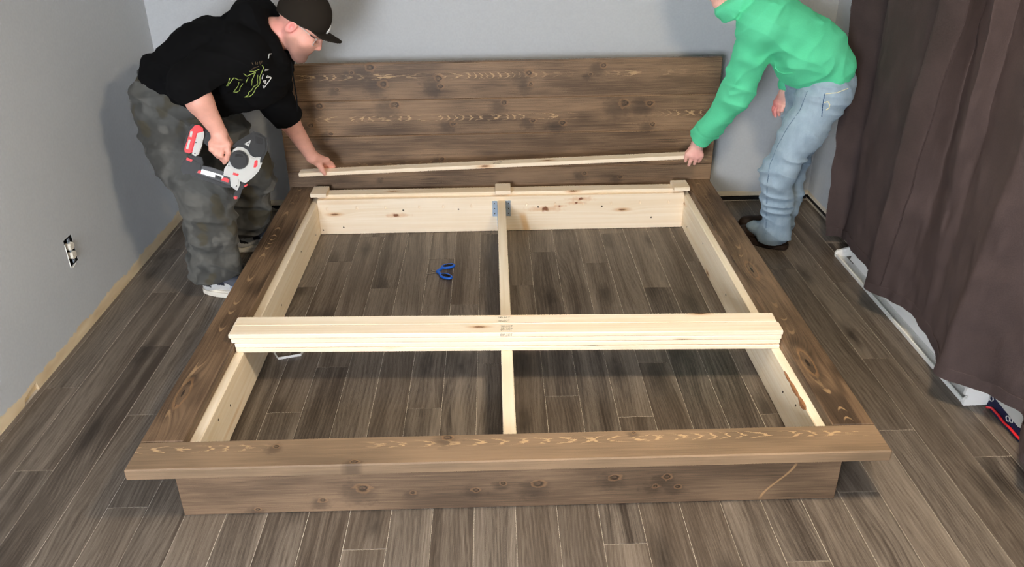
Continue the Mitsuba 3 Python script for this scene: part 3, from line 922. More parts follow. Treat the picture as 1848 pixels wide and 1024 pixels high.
for line in [
    [(-0.932, 1.420, 1.005), (-0.917, 1.420, 1.005), (-0.933, 1.420, 1.002)],
    [(-0.930, 1.420, 0.974), (-0.910, 1.420, 0.974), (-0.926, 1.420, 0.981), (-0.930, 1.420, 0.974)],
    [(-0.946, 1.420, 0.960), (-0.934, 1.420, 0.962), (-0.938, 1.420, 0.950), (-0.946, 1.420, 0.960)],
    [(-0.910, 1.420, 0.974), (-0.947, 1.420, 0.932), (-0.949, 1.420, 0.943)],
    [(-0.912, 1.420, 1.049), (-0.906, 1.420, 1.067), (-0.896, 1.420, 1.069)],
    [(-0.949, 1.420, 0.969), (-0.942, 1.420, 0.988)]]:
    decal(poly([P(*q) for q in line]), .0022, pm+'__hoodie__white_print', 'm_print_white')
for line in [
    [(-0.980, 1.420, 1.033), (-0.976, 1.420, 1.024)],
    [(-0.966, 1.420, 1.036), (-0.965, 1.420, 1.026)],
    [(-0.958, 1.420, 1.035), (-0.960, 1.420, 1.024)],
    [(-0.949, 1.420, 1.038), (-0.948, 1.420, 1.026)],
    [(-0.939, 1.420, 1.040), (-0.943, 1.420, 1.030)],
    [(-0.986, 1.420, 1.006), (-0.974, 1.420, 1.012), (-0.954, 1.420, 1.019)]]:
    decal(poly([P(*q) for q in line]), .0018, pm+'__hoodie__faded_print', 'm_print_dark')
st = [P(-0.8630, 1.5850, 0.9980), P(-0.8640, 1.5850, 0.9570), P(-0.8640, 1.5860, 0.9100), P(-0.8620, 1.5870, 0.8510), P(-0.8660, 1.5880, 0.7910)]
add(pm+'__hoodie__drawstring', mikit.ply(tube(st, .0028, 8), 'm_black', smooth=True))

# trousers
Ft = Field((-1.62, 1.26, .03), (-1.02, 2.05, 1.04), .0055)
Ft.cone((-1.40, 1.655, .87), (-1.33, 1.65, .93), .13, .125, .05)
for s in (-1, 1):
    Ft.cone((-1.40, 1.655+s*.05, .865), (-1.385, 1.655+s*.09, .85), .125, .125, .05)
Ft.chain([(-1.39, 1.55, .84), (-1.345, 1.495, .66), (-1.262, 1.435, .485), (-1.277, 1.435, .30), (-1.285, 1.435, .16), (-1.283, 1.435, .075)], [.142, .132, .112, .100, .093, .082], .04)
Ft.cone((-1.315, 1.435, .13), (-1.25, 1.43, .135), .092, .085, .02)
Ft.chain([(-1.385, 1.765, .835), (-1.29, 1.81, .63), (-1.20, 1.83, .44), (-1.245, 1.875, .22), (-1.262, 1.895, .115)], [.13, .122, .108, .096, .086], .04)
Ft.ell((-1.39, 1.40, .63), (.05, .035, .09), None, .03)
Ft.fold(lambda p: ridges(p, (.2, .1, 1), 17, .026, 12, 6)+ridges(p, (.8, .2, .7), 20, .018, 21, 7)+ridges(p, (-.6, .2, .8), 15, .016, 33, 6)-.008*(meshkit.fbm(p*18, 2, 6)-.5))
Ft.cut((-1.36, 1.62, .93), (.30, 0, 1.0))
Ft.cut((-1.283, 1.435, .092), (.12, 0, -1), .15).cut((-1.262, 1.895, .100), (.2, 0, -1), .15)
mt = Ft.mesh(1)
add(pm+'__trousers', mikit.ply(mt, 'm_camo', smooth=True), label='baggy grey camouflage cargo trousers')

# cap
Fc = Field(E1-.24, E1+.26, .004)
Rh = [f1, s1, u1]
Fc.ell(H1(-.004, 0, .052), (.110, .089, .112), Rh, .01)
Fc.cut(H1(0, 0, .022), -u1+.22*f1)
Fc.fold(lambda p: .0015*np.cos(6*np.arctan2((p-E1)@s1, (p-E1)@f1))*0+ridges(p, u1, 9, .004, 5, 10), .02)
mc = Fc.mesh(1)
add(pm+'__cap', mikit.ply(mc, 'm_cap', smooth=True), label='dark brown baseball cap')
ts, rs = np.linspace(-1, 1, 25), np.linspace(0, 1, 9)
top, bot = [], []
for r in rs:
    for t in ts:
        a = .090*math.sqrt(max(1-(.80*t)**2, 0))+r*.086*(1-.42*t*t)
        q = H1(a, .072*t, .048-.008*t*t+.016*r-.016*r*t*t)
        top.append(q); bot.append(q-u1*.005)
nT, nR = len(ts), len(rs)
Fq = []
for i in range(nR-1):
    for j in range(nT-1):
        a, b, c, d = i*nT+j, i*nT+j+1, (i+1)*nT+j+1, (i+1)*nT+j
        Fq += [[a, b, c], [a, c, d]]
Fq = np.array(Fq); N = nT*nR
rim = [i*nT for i in range(nR)]+[(nR-1)*nT+j for j in range(1, nT)]+[i*nT+nT-1 for i in range(nR-2, -1, -1)]
Fs = []
for a, b in zip(rim[:-1], rim[1:]):
    Fs += [[a, b, b+N], [a, b+N, a+N]]
brim = trimesh.Trimesh(np.vstack([top, bot]), np.vstack([Fq, Fq[:, ::-1]+N, Fs]), process=False)
brim.fix_normals()
add(pm+'__cap__brim', mikit.ply(brim, 'm_cap', smooth=40))
em = [H1(.105-.010*abs(i-3)/3*0+0, .004*math.sin(i*1.6), .052+.010*i) for i in range(5)]
em = [H1(.1085-(.0021*(i-1.0)**2), .010*math.sin(i*1.9), .050+.011*i) for i in range(5)]
add(pm+'__cap__emblem', mikit.ply(tube(em, .0042, 8), 'm_print_white', smooth=True), label='small white emblem')
btn = trimesh.creation.icosphere(2, .007); btn.apply_translation(H1(-.004, 0, .164))
add(pm+'__cap__button', mikit.ply(btn, 'm_cap', smooth=True))
# clear glasses
for b in (-1, 1):
    add(pm+'__glasses__temple', mikit.ply(tube([H1(.098, b*.062, .020), H1(.06, b*.079, .024), H1(0, b*.083, .026)], .0016, 8), 'm_white_plastic'))
    add(pm+'__glasses__hinge', mikit.ply(tube([H1(.088, b*.068, .022), H1(.066, b*.079, .024)], .0026, 8), 'm_temple'))
    w = [H1(.104-.012*(x/.03)**2*(1 if 1 else 0), b*.034+x, .010+z) for z in (-.018, .016) for x in np.linspace(-.028, .028, 7)]
    fq = [[i, i+1, i+8] for i in range(6)]+[[i, i+8, i+7] for i in range(6)]
    add(pm+'__glasses__lens', mikit.ply(trimesh.Trimesh(w, fq, process=False), 'm_lens'))
    lo = [H1(.104-.012*(x/.03)**2, b*.034+x, -.008) for x in np.linspace(-.028, .028, 7)]
    hi = [H1(.104-.012*(x/.03)**2, b*.034+x, .026) for x in np.linspace(-.028, .028, 7)]
    add(pm+'__glasses__rim', mikit.ply(tube(lo+hi[::-1]+lo[:1], .0012, 6), 'm_white_plastic'))
add(pm+'__glasses__bridge', mikit.ply(tube([H1(.104, -.007, .014), H1(.112, 0, .018), H1(.104, .007, .014)], .0016, 6), 'm_white_plastic'))


def sneaker(o, ang):
    """white trainer with dark windows; o = back of the heel on the floor, ang = where the toe points"""
    ca, sa = math.cos(ang), math.sin(ang)
    M = frame(o, [ca, sa, 0], [-sa, ca, 0], [0, 0, 1])
    out = []
    for t in np.linspace(0, 2*math.pi, 40, endpoint=False):
        x = .142-.142*math.cos(t)
        w = .034+.012*math.sin(min(x/.284, 1)*math.pi*.9+.2)+.004
        y = w*math.copysign(abs(math.sin(t))**.62, math.sin(t))
        out.append((x, y))
    sole = prism(out, .034, .007)
    sole.apply_transform(M)
    F = Field((-.03, -.07, .01), (.31, .07, .16), .0035)
    F.cone((.045, 0, .05), (.235, 0, .038), .036, .030, .02).cone((.045, 0, .05), (.05, 0, .095), .037, .038, .02)
    F.cone((.07, 0, .09), (.19, 0, .052), .034, .030, .02)
    F.cone((.21, -.012, .04), (.235, .01, .04), .032, .03, .02)
    F.cut((.1, 0, .030), (0, 0, -1)).cut((.05, 0, .112), (.25, 0, 1), .08)
    F.carve((.058, 0, .118), (.034, .026, .03))
    m = F.mesh(1)
    v = np.asarray(m.vertices)
    col = np.tile(lin(186, 186, 184), (len(v), 1))
    x, z = v[:, 0], v[:, 2]
    def put(mask, c): col[mask] = lin(*c)
    put(x > .150, (132, 142, 156))
    put((z > .093-(x-.02)*.10) & (x < .09), (28, 28, 30))
    put((x > .085) & (z > .088-(x-.085)*.42) & (x < .19), (70, 72, 80))
    put((x > .022) & (x < .062) & (z > .058-(x-.022)*.25) & (z < .078-(x-.022)*.55), (30, 30, 32))
    put((x > .088) & (x < .125) & (z > .060) & (z < .090-(x-.088)*.5), (34, 36, 44))
    m.apply_transform(M)
    return sole, m, col


for o, ang in ((P(-1.362, 1.445, .001), -.16), (P(-1.335, 1.872, .001), .42)):
    so, upm, col = sneaker(o, ang)
    k = add(pm+'__shoe', mikit.ply(upm, 'm_paint', smooth=True, color=col), label='white trainer with black mesh windows')
    add(k+'__sole', mikit.ply(so, 'm_offwhite', smooth=30))

# ---- the second person, green sweatshirt, left hand on the slat
pg = thing('person', 'person in green sweatshirt and light blue jeans leaning towards the bed', 'person')
Fb = Field((.74, 1.52, 0.0), (1.62, 2.16, 1.52), .004)
f2 = P(-.80, .05, -.60); f2 /= np.linalg.norm(f2)
u2 = P(-.60, 0, .80); u2 -= f2*(u2@f2); u2 /= np.linalg.norm(u2)
s2 = np.cross(u2, f2); s2 *= -np.sign(s2[1])
E2 = P(.952, 1.765, 1.303)
Fb.cone((1.465, 1.765, .83), (1.36, 1.765, .96), .085, .085, .05).cone((1.36, 1.765, .96), (1.17, 1.765, 1.12), .085, .095, .05)
for s in (-1, 1):
    Fb.cone((1.17, 1.765, 1.12), (1.14, 1.765+s*.12, 1.11), .07, .05, .04)
    Fb.cone((1.465, 1.765, .83), (1.44, 1.765+s*.085, .81), .085, .08, .04)
Fb.cone((1.15, 1.765, 1.14), (1.04, 1.765, 1.22), .065, .050, .03).cone((1.04, 1.765, 1.22), (.975, 1.765, 1.285), .050, .050, .03)
head(Fb, E2, f2, u2, s2)
Fb.chain([(1.435, 1.685, .80), (1.280, 1.705, .425), (1.345, 1.79, .10)], [.080, .052, .036], .03)
Fb.chain([(1.35, 1.795, .10), (1.353, 1.797, .072), (1.31, 1.83, .055)], [.032, .022, .014], .02)
Fb.chain([(1.440, 1.845, .80), (1.385, 1.88, .42), (1.405, 1.94, .10)], [.080, .052, .036], .03)
Fb.chain([(1.408, 1.94, .10), (1.412, 1.937, .072), (1.37, 1.96, .055)], [.032, .022, .014], .02)
WG = P(0.9700, 1.9850, 0.4870)
EG = P(1.078, 1.80, .785)
Fb.chain([(1.13, 1.655, 1.095), EG, WG], [.046, .036, .025], .02)
hand(Fb, WG+P(-.004, 0, -.012), [P(0.9210, 1.9760, 0.4290), P(0.9430, 1.9720, 0.4210), P(0.9650, 1.9720, 0.4180), P(0.9880, 1.9760, 0.4220)],
     [[P(0.9140, 1.9750, 0.4120), P(0.9150, 1.9820, 0.3930)], [P(0.9370, 1.9720, 0.3960), P(0.9340, 1.9850, 0.3710)], [P(0.9620, 1.9720, 0.3980), P(0.9610, 1.9840, 0.3770)], [P(0.9860, 1.9740, 0.4050), P(0.9820, 1.9840, 0.3880)]],
     [.0082, .0088, .0086, .0078], [P(0.9490, 2.0200, 0.4450), P(0.9390, 2.0500, 0.4120), P(0.9350, 2.0750, 0.3890), P(0.9420, 2.0850, 0.3650)], [.015, .0125, .0105, .009])
WH = P(1.352, 1.935, .745)
Fb.chain([(1.15, 1.885, 1.09), (1.40, 1.965, .935), WH], [.046, .038, .026], .02)
hand(Fb, WH, [P(1.325, 1.905, .690), P(1.319, 1.921, .688), P(1.316, 1.938, .688), P(1.318, 1.954, .690)],
     [[P(1.316, 1.900, .662), P(1.322, 1.902, .640)], [P(1.307, 1.918, .655), P(1.312, 1.920, .630)], [P(1.304, 1.936, .656), P(1.310, 1.937, .633)], [P(1.308, 1.954, .662), P(1.314, 1.954, .645)]],
     [.0082, .0086, .0086, .0078], [P(1.345, 1.905, .720), P(1.335, 1.888, .690), P(1.325, 1.886, .665)], [.015, .0115, .009])
mb = Fb.mesh()
V = np.asarray(mb.vertices)
def H2(a, b, c): return E2+a*f2+b*s2+c*u2
add(pg+'__body', mikit.ply(mb, 'm_flesh', smooth=True, color=skin_color(V, [(H2(.098, 0, -.058), (.014, .022, .010), (196, 104, 100), .75), (WG+P(-.01, 0, -.06), (.05, .05, .05), (224, 150, 150), .5), (WH+P(-.03, 0, -.08), (.06, .06, .07), (216, 116, 122), .8)], (228, 178, 164), 5)))
for b in (-1, 1):
    eye = trimesh.creation.icosphere(3, .0102); eye.apply_translation(H2(.0845, b*.032, .012))
    add(pg+'__eye', mikit.ply(eye, 'm_eye', smooth=True))
Fk = Field(E2-.2, E2+.24, .005)
Fk.ell(H2(-.010, 0, .058), (.104, .086, .108), [f2, s2, u2], .01)
Fk.cone(H2(-.06, 0, .01), H2(-.07, 0, -.04), .055, .035, .03)
Fk.cut(H2(.050, 0, .058), f2*.9-u2*.5)
Fk.fold(lambda p: .003*(meshkit.noise(np.column_stack([p@f2*30, p@s2*160, p@u2*30]), 3)-.5))
add(pg+'__hair', mikit.ply(Fk.mesh(1), 'm_hair', smooth=True))
# sweatshirt
Fs = Field((.84, 1.50, .44), (1.66, 2.12, 1.42), .005)
for s in (-1, 1):
    Fs.cone((1.432, 1.765+s*.060, .912), (1.36, 1.765+s*.055, .975), .118, .126, .05)
    Fs.cone((1.36, 1.765+s*.055, .975), (1.17, 1.765+s*.065, 1.115), .125, .112, .05)
Fs.cone((1.34, 1.765, .915), (1.26, 1.765, .985), .105, .09, .04)
Fs.cut(P(1.4440, 1.7650, 0.8240), P(1.4440, 1.7650, 0.8240)-P(1.3940, 1.7650, 0.9180), 9)
Fs.chain([(1.12, 1.675, 1.115), EG+P(.004, 0, .0), lerp(EG, WG, .90)], [.092, .066, .053], .03)
Fs.cone((1.17, 1.72, 1.115), (1.12, 1.675, 1.115), .11, .092, .05)
Fs.chain([(1.16, 1.86, 1.10), (1.40, 1.965, .945), lerp((1.40, 1.965, .945), WH, .82)], [.090, .062, .046], .03)
for i in range(14):
    a0, a1 = 2*math.pi*i/14, 2*math.pi*(i+1)/14
    nx = P(-.68, 0, .73); nz = P(.73, 0, .68)
    q = [P(1.035, 1.765, 1.195)+.070*math.cos(a)*P(0, 1, 0)+.078*math.sin(a)*nz for a in (a0, a1)]
    Fs.cone(q[0], q[1], .032, .032, .02)
cuff = lerp(EG, WG, .78)
Fs.fold(lambda p: ridges(p, (.4, .1, 1), 20, .015, 41)+ridges(p, (.9, 0, -.5), 18, .017, 52)
        - .004*np.exp(-(((p-lerp(EG, WG, .74))@((WG-EG)/np.linalg.norm(WG-EG)))/.006)**2)*-1*(np.linalg.norm(p-lerp(EG, WG, .74), axis=1) < .10)-.003*(meshkit.fbm(p*22, 2, 4)-.5))
Fs.cut(lerp(EG, WG, .93), WG-EG, .105)
ms = Fs.mesh(1)
add(pg+'__sweatshirt', mikit.ply(ms, 'm_green', smooth=True), label='bright green long sleeved sweatshirt')
rayg = trimesh.ray.ray_triangle.RayMeshIntersector(ms)


def lay(rr, pts, d, w, key, m, label=None):
    d = np.asarray(d, float)/np.linalg.norm(d)
    o = np.array(poly([np.asarray(q, float) for q in pts], 4))-d
    loc, ir, _ = rr.intersects_location(o, np.tile(d, (len(o), 1)), multiple_hits=False)
    if len(loc) > 2:
        loc = loc[np.argsort(ir)]
        add(key, mikit.ply(tube(loc, w, 8), m, smooth=True), label)


lay(rayg, [P(1.1840, 1.6600, 0.9500), P(1.1910, 1.6600, 0.9210), P(1.2080, 1.6600, 0.9020), P(1.2350, 1.6600, 0.8940), P(1.2690, 1.6600, 0.8960)], (.317, .925, -.21), .0034, pg+'__sweatshirt__pocket_edge', 'm_green')
# jeans
Fj = Field((1.14, 1.54, .0), (1.66, 2.06, 1.0), .005)
Fj.cone((1.450, 1.765, .83), (1.41, 1.765, .90), .106, .104, .05)
for s in (-1, 1):
    Fj.cone((1.462, 1.765+s*.04, .83), (1.440, 1.765+s*.07, .81), .112, .108, .04)
Fj.chain([(1.440, 1.690, .80), (1.365, 1.695, .62), (1.283, 1.705, .42), (1.315, 1.745, .26), (1.340, 1.785, .12), (1.335, 1.79, .075)], [.108, .090, .072, .062, .064, .072], .04)
Fj.cone((1.335, 1.79, .085), (1.272, 1.87, .075), .066, .042, .03)
Fj.chain([(1.435, 1.840, .80), (1.43, 1.86, .62), (1.410, 1.885, .42), (1.425, 1.92, .22), (1.420, 1.94, .08)], [.108, .090, .072, .064, .066], .04)
Fj.fold(lambda p: ridges(p, (.1, .1, 1), 26, .018, 61, 7)*(1.2-.6*(p[:, 2] > .55))+ridges(p, (.7, 0, .8), 22, .012, 72)-.004*(meshkit.fbm(p*20, 2, 9)-.5))
Fj.cut(P(1.4260, 1.7650, 0.9030), P(1.3860, 1.7650, 0.9710)-P(1.4300, 1.7650, 0.8780), 9)
Fj.cut((1.34, 1.80, .034), (0, 0, -1), .14).cut((1.405, 1.94, .035), (0, 0, -1), .1)
mj = Fj.mesh(1)
add(pg+'__jeans', mikit.ply(mj, 'm_jeans', smooth=True), label='light blue washed jeans')
rayj = trimesh.ray.ray_triangle.RayMeshIntersector(mj)
DJ = (.357, .895, -.264)
lay(rayj, [P(1.3310, 1.6200, 0.8260), P(1.3100, 1.6200, 0.7410), P(1.2650, 1.6200, 0.6620), P(1.2320, 1.6200, 0.5790), P(1.2090, 1.6200, 0.4880), P(1.2110, 1.6200, 0.3820), P(1.2330, 1.6500, 0.2590), P(1.2650, 1.7000, 0.1090)], DJ, .0016, pg+'__jeans__side_seam', 'm_jeans_dark')
lay(rayj, [P(1.4080, 1.6200, 0.8120), P(1.4080, 1.6200, 0.7510), P(1.4130, 1.6200, 0.7090)], DJ, .0018, pg+'__jeans__pocket_seam', 'm_seam')
lay(rayj, [P(1.4120, 1.6200, 0.7730), P(1.4280, 1.6200, 0.7780), P(1.4380, 1.6200, 0.7650), P(1.4380, 1.6200, 0.7500), P(1.4250, 1.6200, 0.7410)], DJ, .0022, pg+'__jeans__pocket_stitch', 'm_stitch')
lay(rayj, [P(1.4130, 1.6200, 0.8120), P(1.4610, 1.6200, 0.8160), P(1.5060, 1.6200, 0.8340)], DJ, .0018, pg+'__jeans__pocket_seam', 'm_stitch')
for o, a in ((P(1.405, 1.755, .001), 2.45), (P(1.47, 1.90, .001), 2.6)):
    so, upm, col = sneaker(o, a)
    k = add(pg+'__shoe', mikit.ply(upm, 'm_brown_shoe', smooth=True), label='dark brown shoe')
    add(k+'__sole', mikit.ply(so, 'm_brown_shoe', smooth=30))

# ------------------------------------------------------------------ nail gun in the man's right hand
ng = thing('nail_gun', 'white, black and red cordless nail gun held by the person in black', 'nail gun')
GO = P(-1.1060, 1.2920, 0.6750)
gd = P(-.285, .905, -.315); gd /= np.linalg.norm(gd)
gx = P(1, 0, 0)-gd*gd[0]; gx /= np.linalg.norm(gx)
gy = np.cross(-gd, gx)
GM = frame(GO, gx, gy, -gd)


def gun(poly2, z0, z1, bev=.003):
    m = prism(poly2, z1-z0, bev)
    m.apply_translation([0, 0, z0]); m.apply_transform(GM)
    return m


def gadd(name, poly2, z0, z1, m, bev=.003, label=None):
    return add(ng+'__'+name, mikit.ply(gun(poly2, z0, z1, bev), m), label)


bt = gadd('battery', [(-0.1518, 0.0473), (-0.1250, 0.1187), (-0.1059, 0.1388), (-0.0908, 0.1395), (-0.0767, 0.1278), (-0.0767, 0.1110), (-0.0968, 0.1077), (-0.1216, 0.0356), (-0.1357, 0.0296), (-0.1511, 0.0356)], -.036, .036, 'm_red', .005, 'red battery pack')
gadd('battery__mark', [(-0.1236, 0.1160), (-0.1149, 0.1144), (-0.1209, 0.0926), (-0.1290, 0.0943)], .0355, .0368, 'm_white_plastic', 0)
gadd('battery__mark', [(-0.1327, 0.0842), (-0.1250, 0.0825), (-0.1370, 0.0457), (-0.1451, 0.0483)], .0355, .0368, 'm_white_plastic', 0)
gadd('battery__back', [(-0.1511, 0.0725), (-0.1293, 0.1294), (-0.1136, 0.1455), (-0.1049, 0.1395), (-0.1250, 0.1177), (-0.1484, 0.0507)], -.034, .030, 'm_black_plastic', .003)
gadd('foot', [(-0.0992, 0.1077), (-0.0740, 0.1144), (-0.0747, 0.0976), (-0.0891, 0.0524), (-0.1008, 0.0256), (-0.1126, 0.0182), (-0.1250, 0.0272)], -.034, .038, 'm_white_plastic', .004, 'pale grey battery foot')
for c in ((-0.1065, 0.0715), (-0.1136, 0.0296)):
    gadd('screw', [(c[0]+.0025*math.cos(t), c[1]+.0025*math.sin(t)) for t in np.linspace(0, 6.2832, 10, endpoint=False)], .0375, .0388, 'm_dark', 0)
gadd('rear_block', [(-0.1511, 0.0138), (-0.1176, 0.0054), (-0.0908, -0.0113), (-0.0941, -0.0381), (-0.1327, -0.0482), (-0.1645, -0.0515), (-0.1705, -0.0348), (-0.1662, -0.0113)], -.024, .024, 'm_black_plastic', .004)
gadd('rear_latch', [(-0.1444, 0.0155), (-0.1236, 0.0054), (-0.1293, -0.0033), (-0.1491, 0.0054)], .0235, .0275, 'm_red', .001)
gadd('column', [(-0.1176, 0.0222), (-0.0908, 0.0155), (-0.0858, -0.0046), (-0.0891, -0.0180), (-0.1176, -0.0046), (-0.1461, 0.0088), (-0.1377, 0.0256)], -.020, .020, 'm_black_plastic', .003)
gadd('magazine', [(-0.1008, -0.0147), (-0.0539, -0.0264), (-0.0003, -0.0482), (0.0131, -0.0633), (0.0165, -0.0850), (0.0131, -0.1058), (-0.0137, -0.0985), (-0.1377, -0.0482), (-0.1327, -0.0314)], -.015, .015, 'm_grey_plastic', .003, 'grey nail magazine')
gadd('magazine__rail', [(-0.1377, -0.0482), (-0.1293, -0.0421), (0.0131, -0.1001), (0.0131, -0.1092), (-0.0137, -0.1058), (-0.1343, -0.0566)], -.019, .019, 'm_black_plastic', .002)
gadd('magazine__pusher', [(-0.0958, -0.0314), (-0.0439, -0.0475), (-0.0137, -0.0599), (-0.0137, -0.0767), (-0.0472, -0.0666), (-0.1008, -0.0488)], .0145, .020, 'm_steel', .002)
gadd('magazine__tag', [(-0.1075, -0.0331), (-0.0935, -0.0364), (-0.0988, -0.0499), (-0.1116, -0.0448)], .0145, .021, 'm_red', .002)
gadd('magazine__tag', [(-0.0204, -0.0666), (-0.0003, -0.0690), (0.0081, -0.0767), (0.0037, -0.0877), (-0.0053, -0.0850), (-0.0237, -0.0783)], .0145, .0215, 'm_red', .002)
gadd('magazine__mark', [(-0.0439, -0.0542), (-0.0204, -0.0643), (-0.0237, -0.0757), (-0.0465, -0.0676)], .0195, .0212, 'm_black_plastic', 0)
gadd('handle', [(-0.1008, 0.1110), (-0.0767, 0.1261), (-0.0439, 0.1110), (0.0131, 0.0540), (0.0399, 0.0390), (0.0131, 0.0021), (-0.0137, 0.0088), (-0.0405, 0.0356), (-0.0774, 0.0691), (-0.0975, 0.0825)], -.018, .018, 'm_black_plastic', .006)
gadd('trigger', [(-0.0254, 0.0162), (-0.0137, 0.0155), (-0.0087, 0.0021), (-0.0187, -0.0046), (-0.0244, 0.0038)], -.008, .008, 'm_red', .002, 'red trigger')
gadd('housing', [(0.0299, 0.0423), (0.0466, 0.0540), (0.0667, 0.0517), (0.0835, 0.0406), (0.0952, 0.0188), (0.1103, 0.0105), (0.1344, 0.0115), (0.1364, -0.0147), (0.1220, -0.0448), (0.0976, -0.0700), (0.0684, -0.0911), (0.0473, -0.0834), (0.0473, -0.0968), (0.0359, -0.1186), (0.0265, -0.1169), (0.0118, -0.1018), (0.0104, -0.0666), (-0.0137, -0.0582), (-0.0087, -0.0314), (0.0104, -0.0063), (0.0148, 0.0222)], -.030, .030, 'm_white_plastic', .006, 'white motor housing')
gadd('head_cover', [(0.0259, 0.0524), (0.0450, 0.0741), (0.1120, 0.1134), (0.1338, 0.1087), (0.1623, 0.0876), (0.1606, 0.0356), (0.1338, -0.0120), (0.1287, -0.0096), (0.1344, 0.0105), (0.1103, 0.0115), (0.0952, 0.0205), (0.0835, 0.0416), (0.0667, 0.0530), (0.0466, 0.0547)], -.040, .036, 'm_black_plastic', .008, 'black head cover')
gadd('head_cover__vent', [(0.1187, 0.0932), (0.1455, 0.0825), (0.1438, 0.0607), (0.1170, 0.0691)], .0355, .039, 'm_dark', .001)
gadd('head_cover__warning', [(0.0734, 0.0641), (0.0996, 0.0798), (0.0895, 0.0537)], .0355, .0368, 'm_white_plastic', 0)
gadd('head_cover__warning__line', [(0.0818, 0.0651), (0.0935, 0.0708), (0.0882, 0.0607)], .0366, .0374, 'm_grey_plastic', 0)
mc_ = [(0.0500+0.0362*math.cos(t), 0.0021+0.0375*math.sin(t)) for t in np.linspace(0, 2*math.pi, 36, endpoint=False)]
gadd('motor_cap', mc_, -.03, .046, 'm_black_plastic', .008, 'round black motor cap')
gadd('motor_cap__slot', [(0.0383, 0.0256), (0.0634, 0.0222), (0.0651, 0.0121), (0.0349, 0.0155)], .0455, .0475, 'm_dark', .001)
gadd('red_tab', [(0.1086, -0.0053), (0.1153, 0.0004), (0.1204, -0.0029), (0.1177, -0.0230), (0.1103, -0.0304), (0.1029, -0.0287)], .0295, .033, 'm_red', .001)
gadd('red_tab', [(0.0248, -0.0475), (0.0450, -0.0542), (0.0413, -0.0626), (0.0215, -0.0562)], .0295, .033, 'm_red', .001)
for c in ((0.0098, -0.0197), (0.0332, -0.1018)):
    gadd('screw', [(c[0]+.0025*math.cos(t), c[1]+.0025*math.sin(t)) for t in np.linspace(0, 6.2832, 10, endpoint=False)], .0295, .0312, 'm_dark', 0)
gadd('nose', [(0.0473, -0.0850), (0.0684, -0.0901), (0.0667, -0.1018), (0.0533, -0.1186), (0.0433, -0.1470), (0.0349, -0.1554), (0.0225, -0.1537), (0.0181, -0.1437), (0.0299, -0.1152), (0.0372, -0.1119)], -.014, .014, 'm_black_plastic', .003, 'black nose piece')
gadd('nose__depth_wheel', [(0.0607, -0.1025), (0.0741, -0.0944), (0.0775, -0.0991), (0.0651, -0.1078)], -.016, .018, 'm_red', .002)
tp = [(0.0265+0.0080*math.cos(t), -0.1481+0.0067*math.sin(t)) for t in np.linspace(0, 2*math.pi, 16, endpoint=False)]
gadd('nose__tip', tp, -.016, .017, 'm_red', .003)

# ------------------------------------------------------------------ curtains
from scipy.interpolate import PchipInterpolator


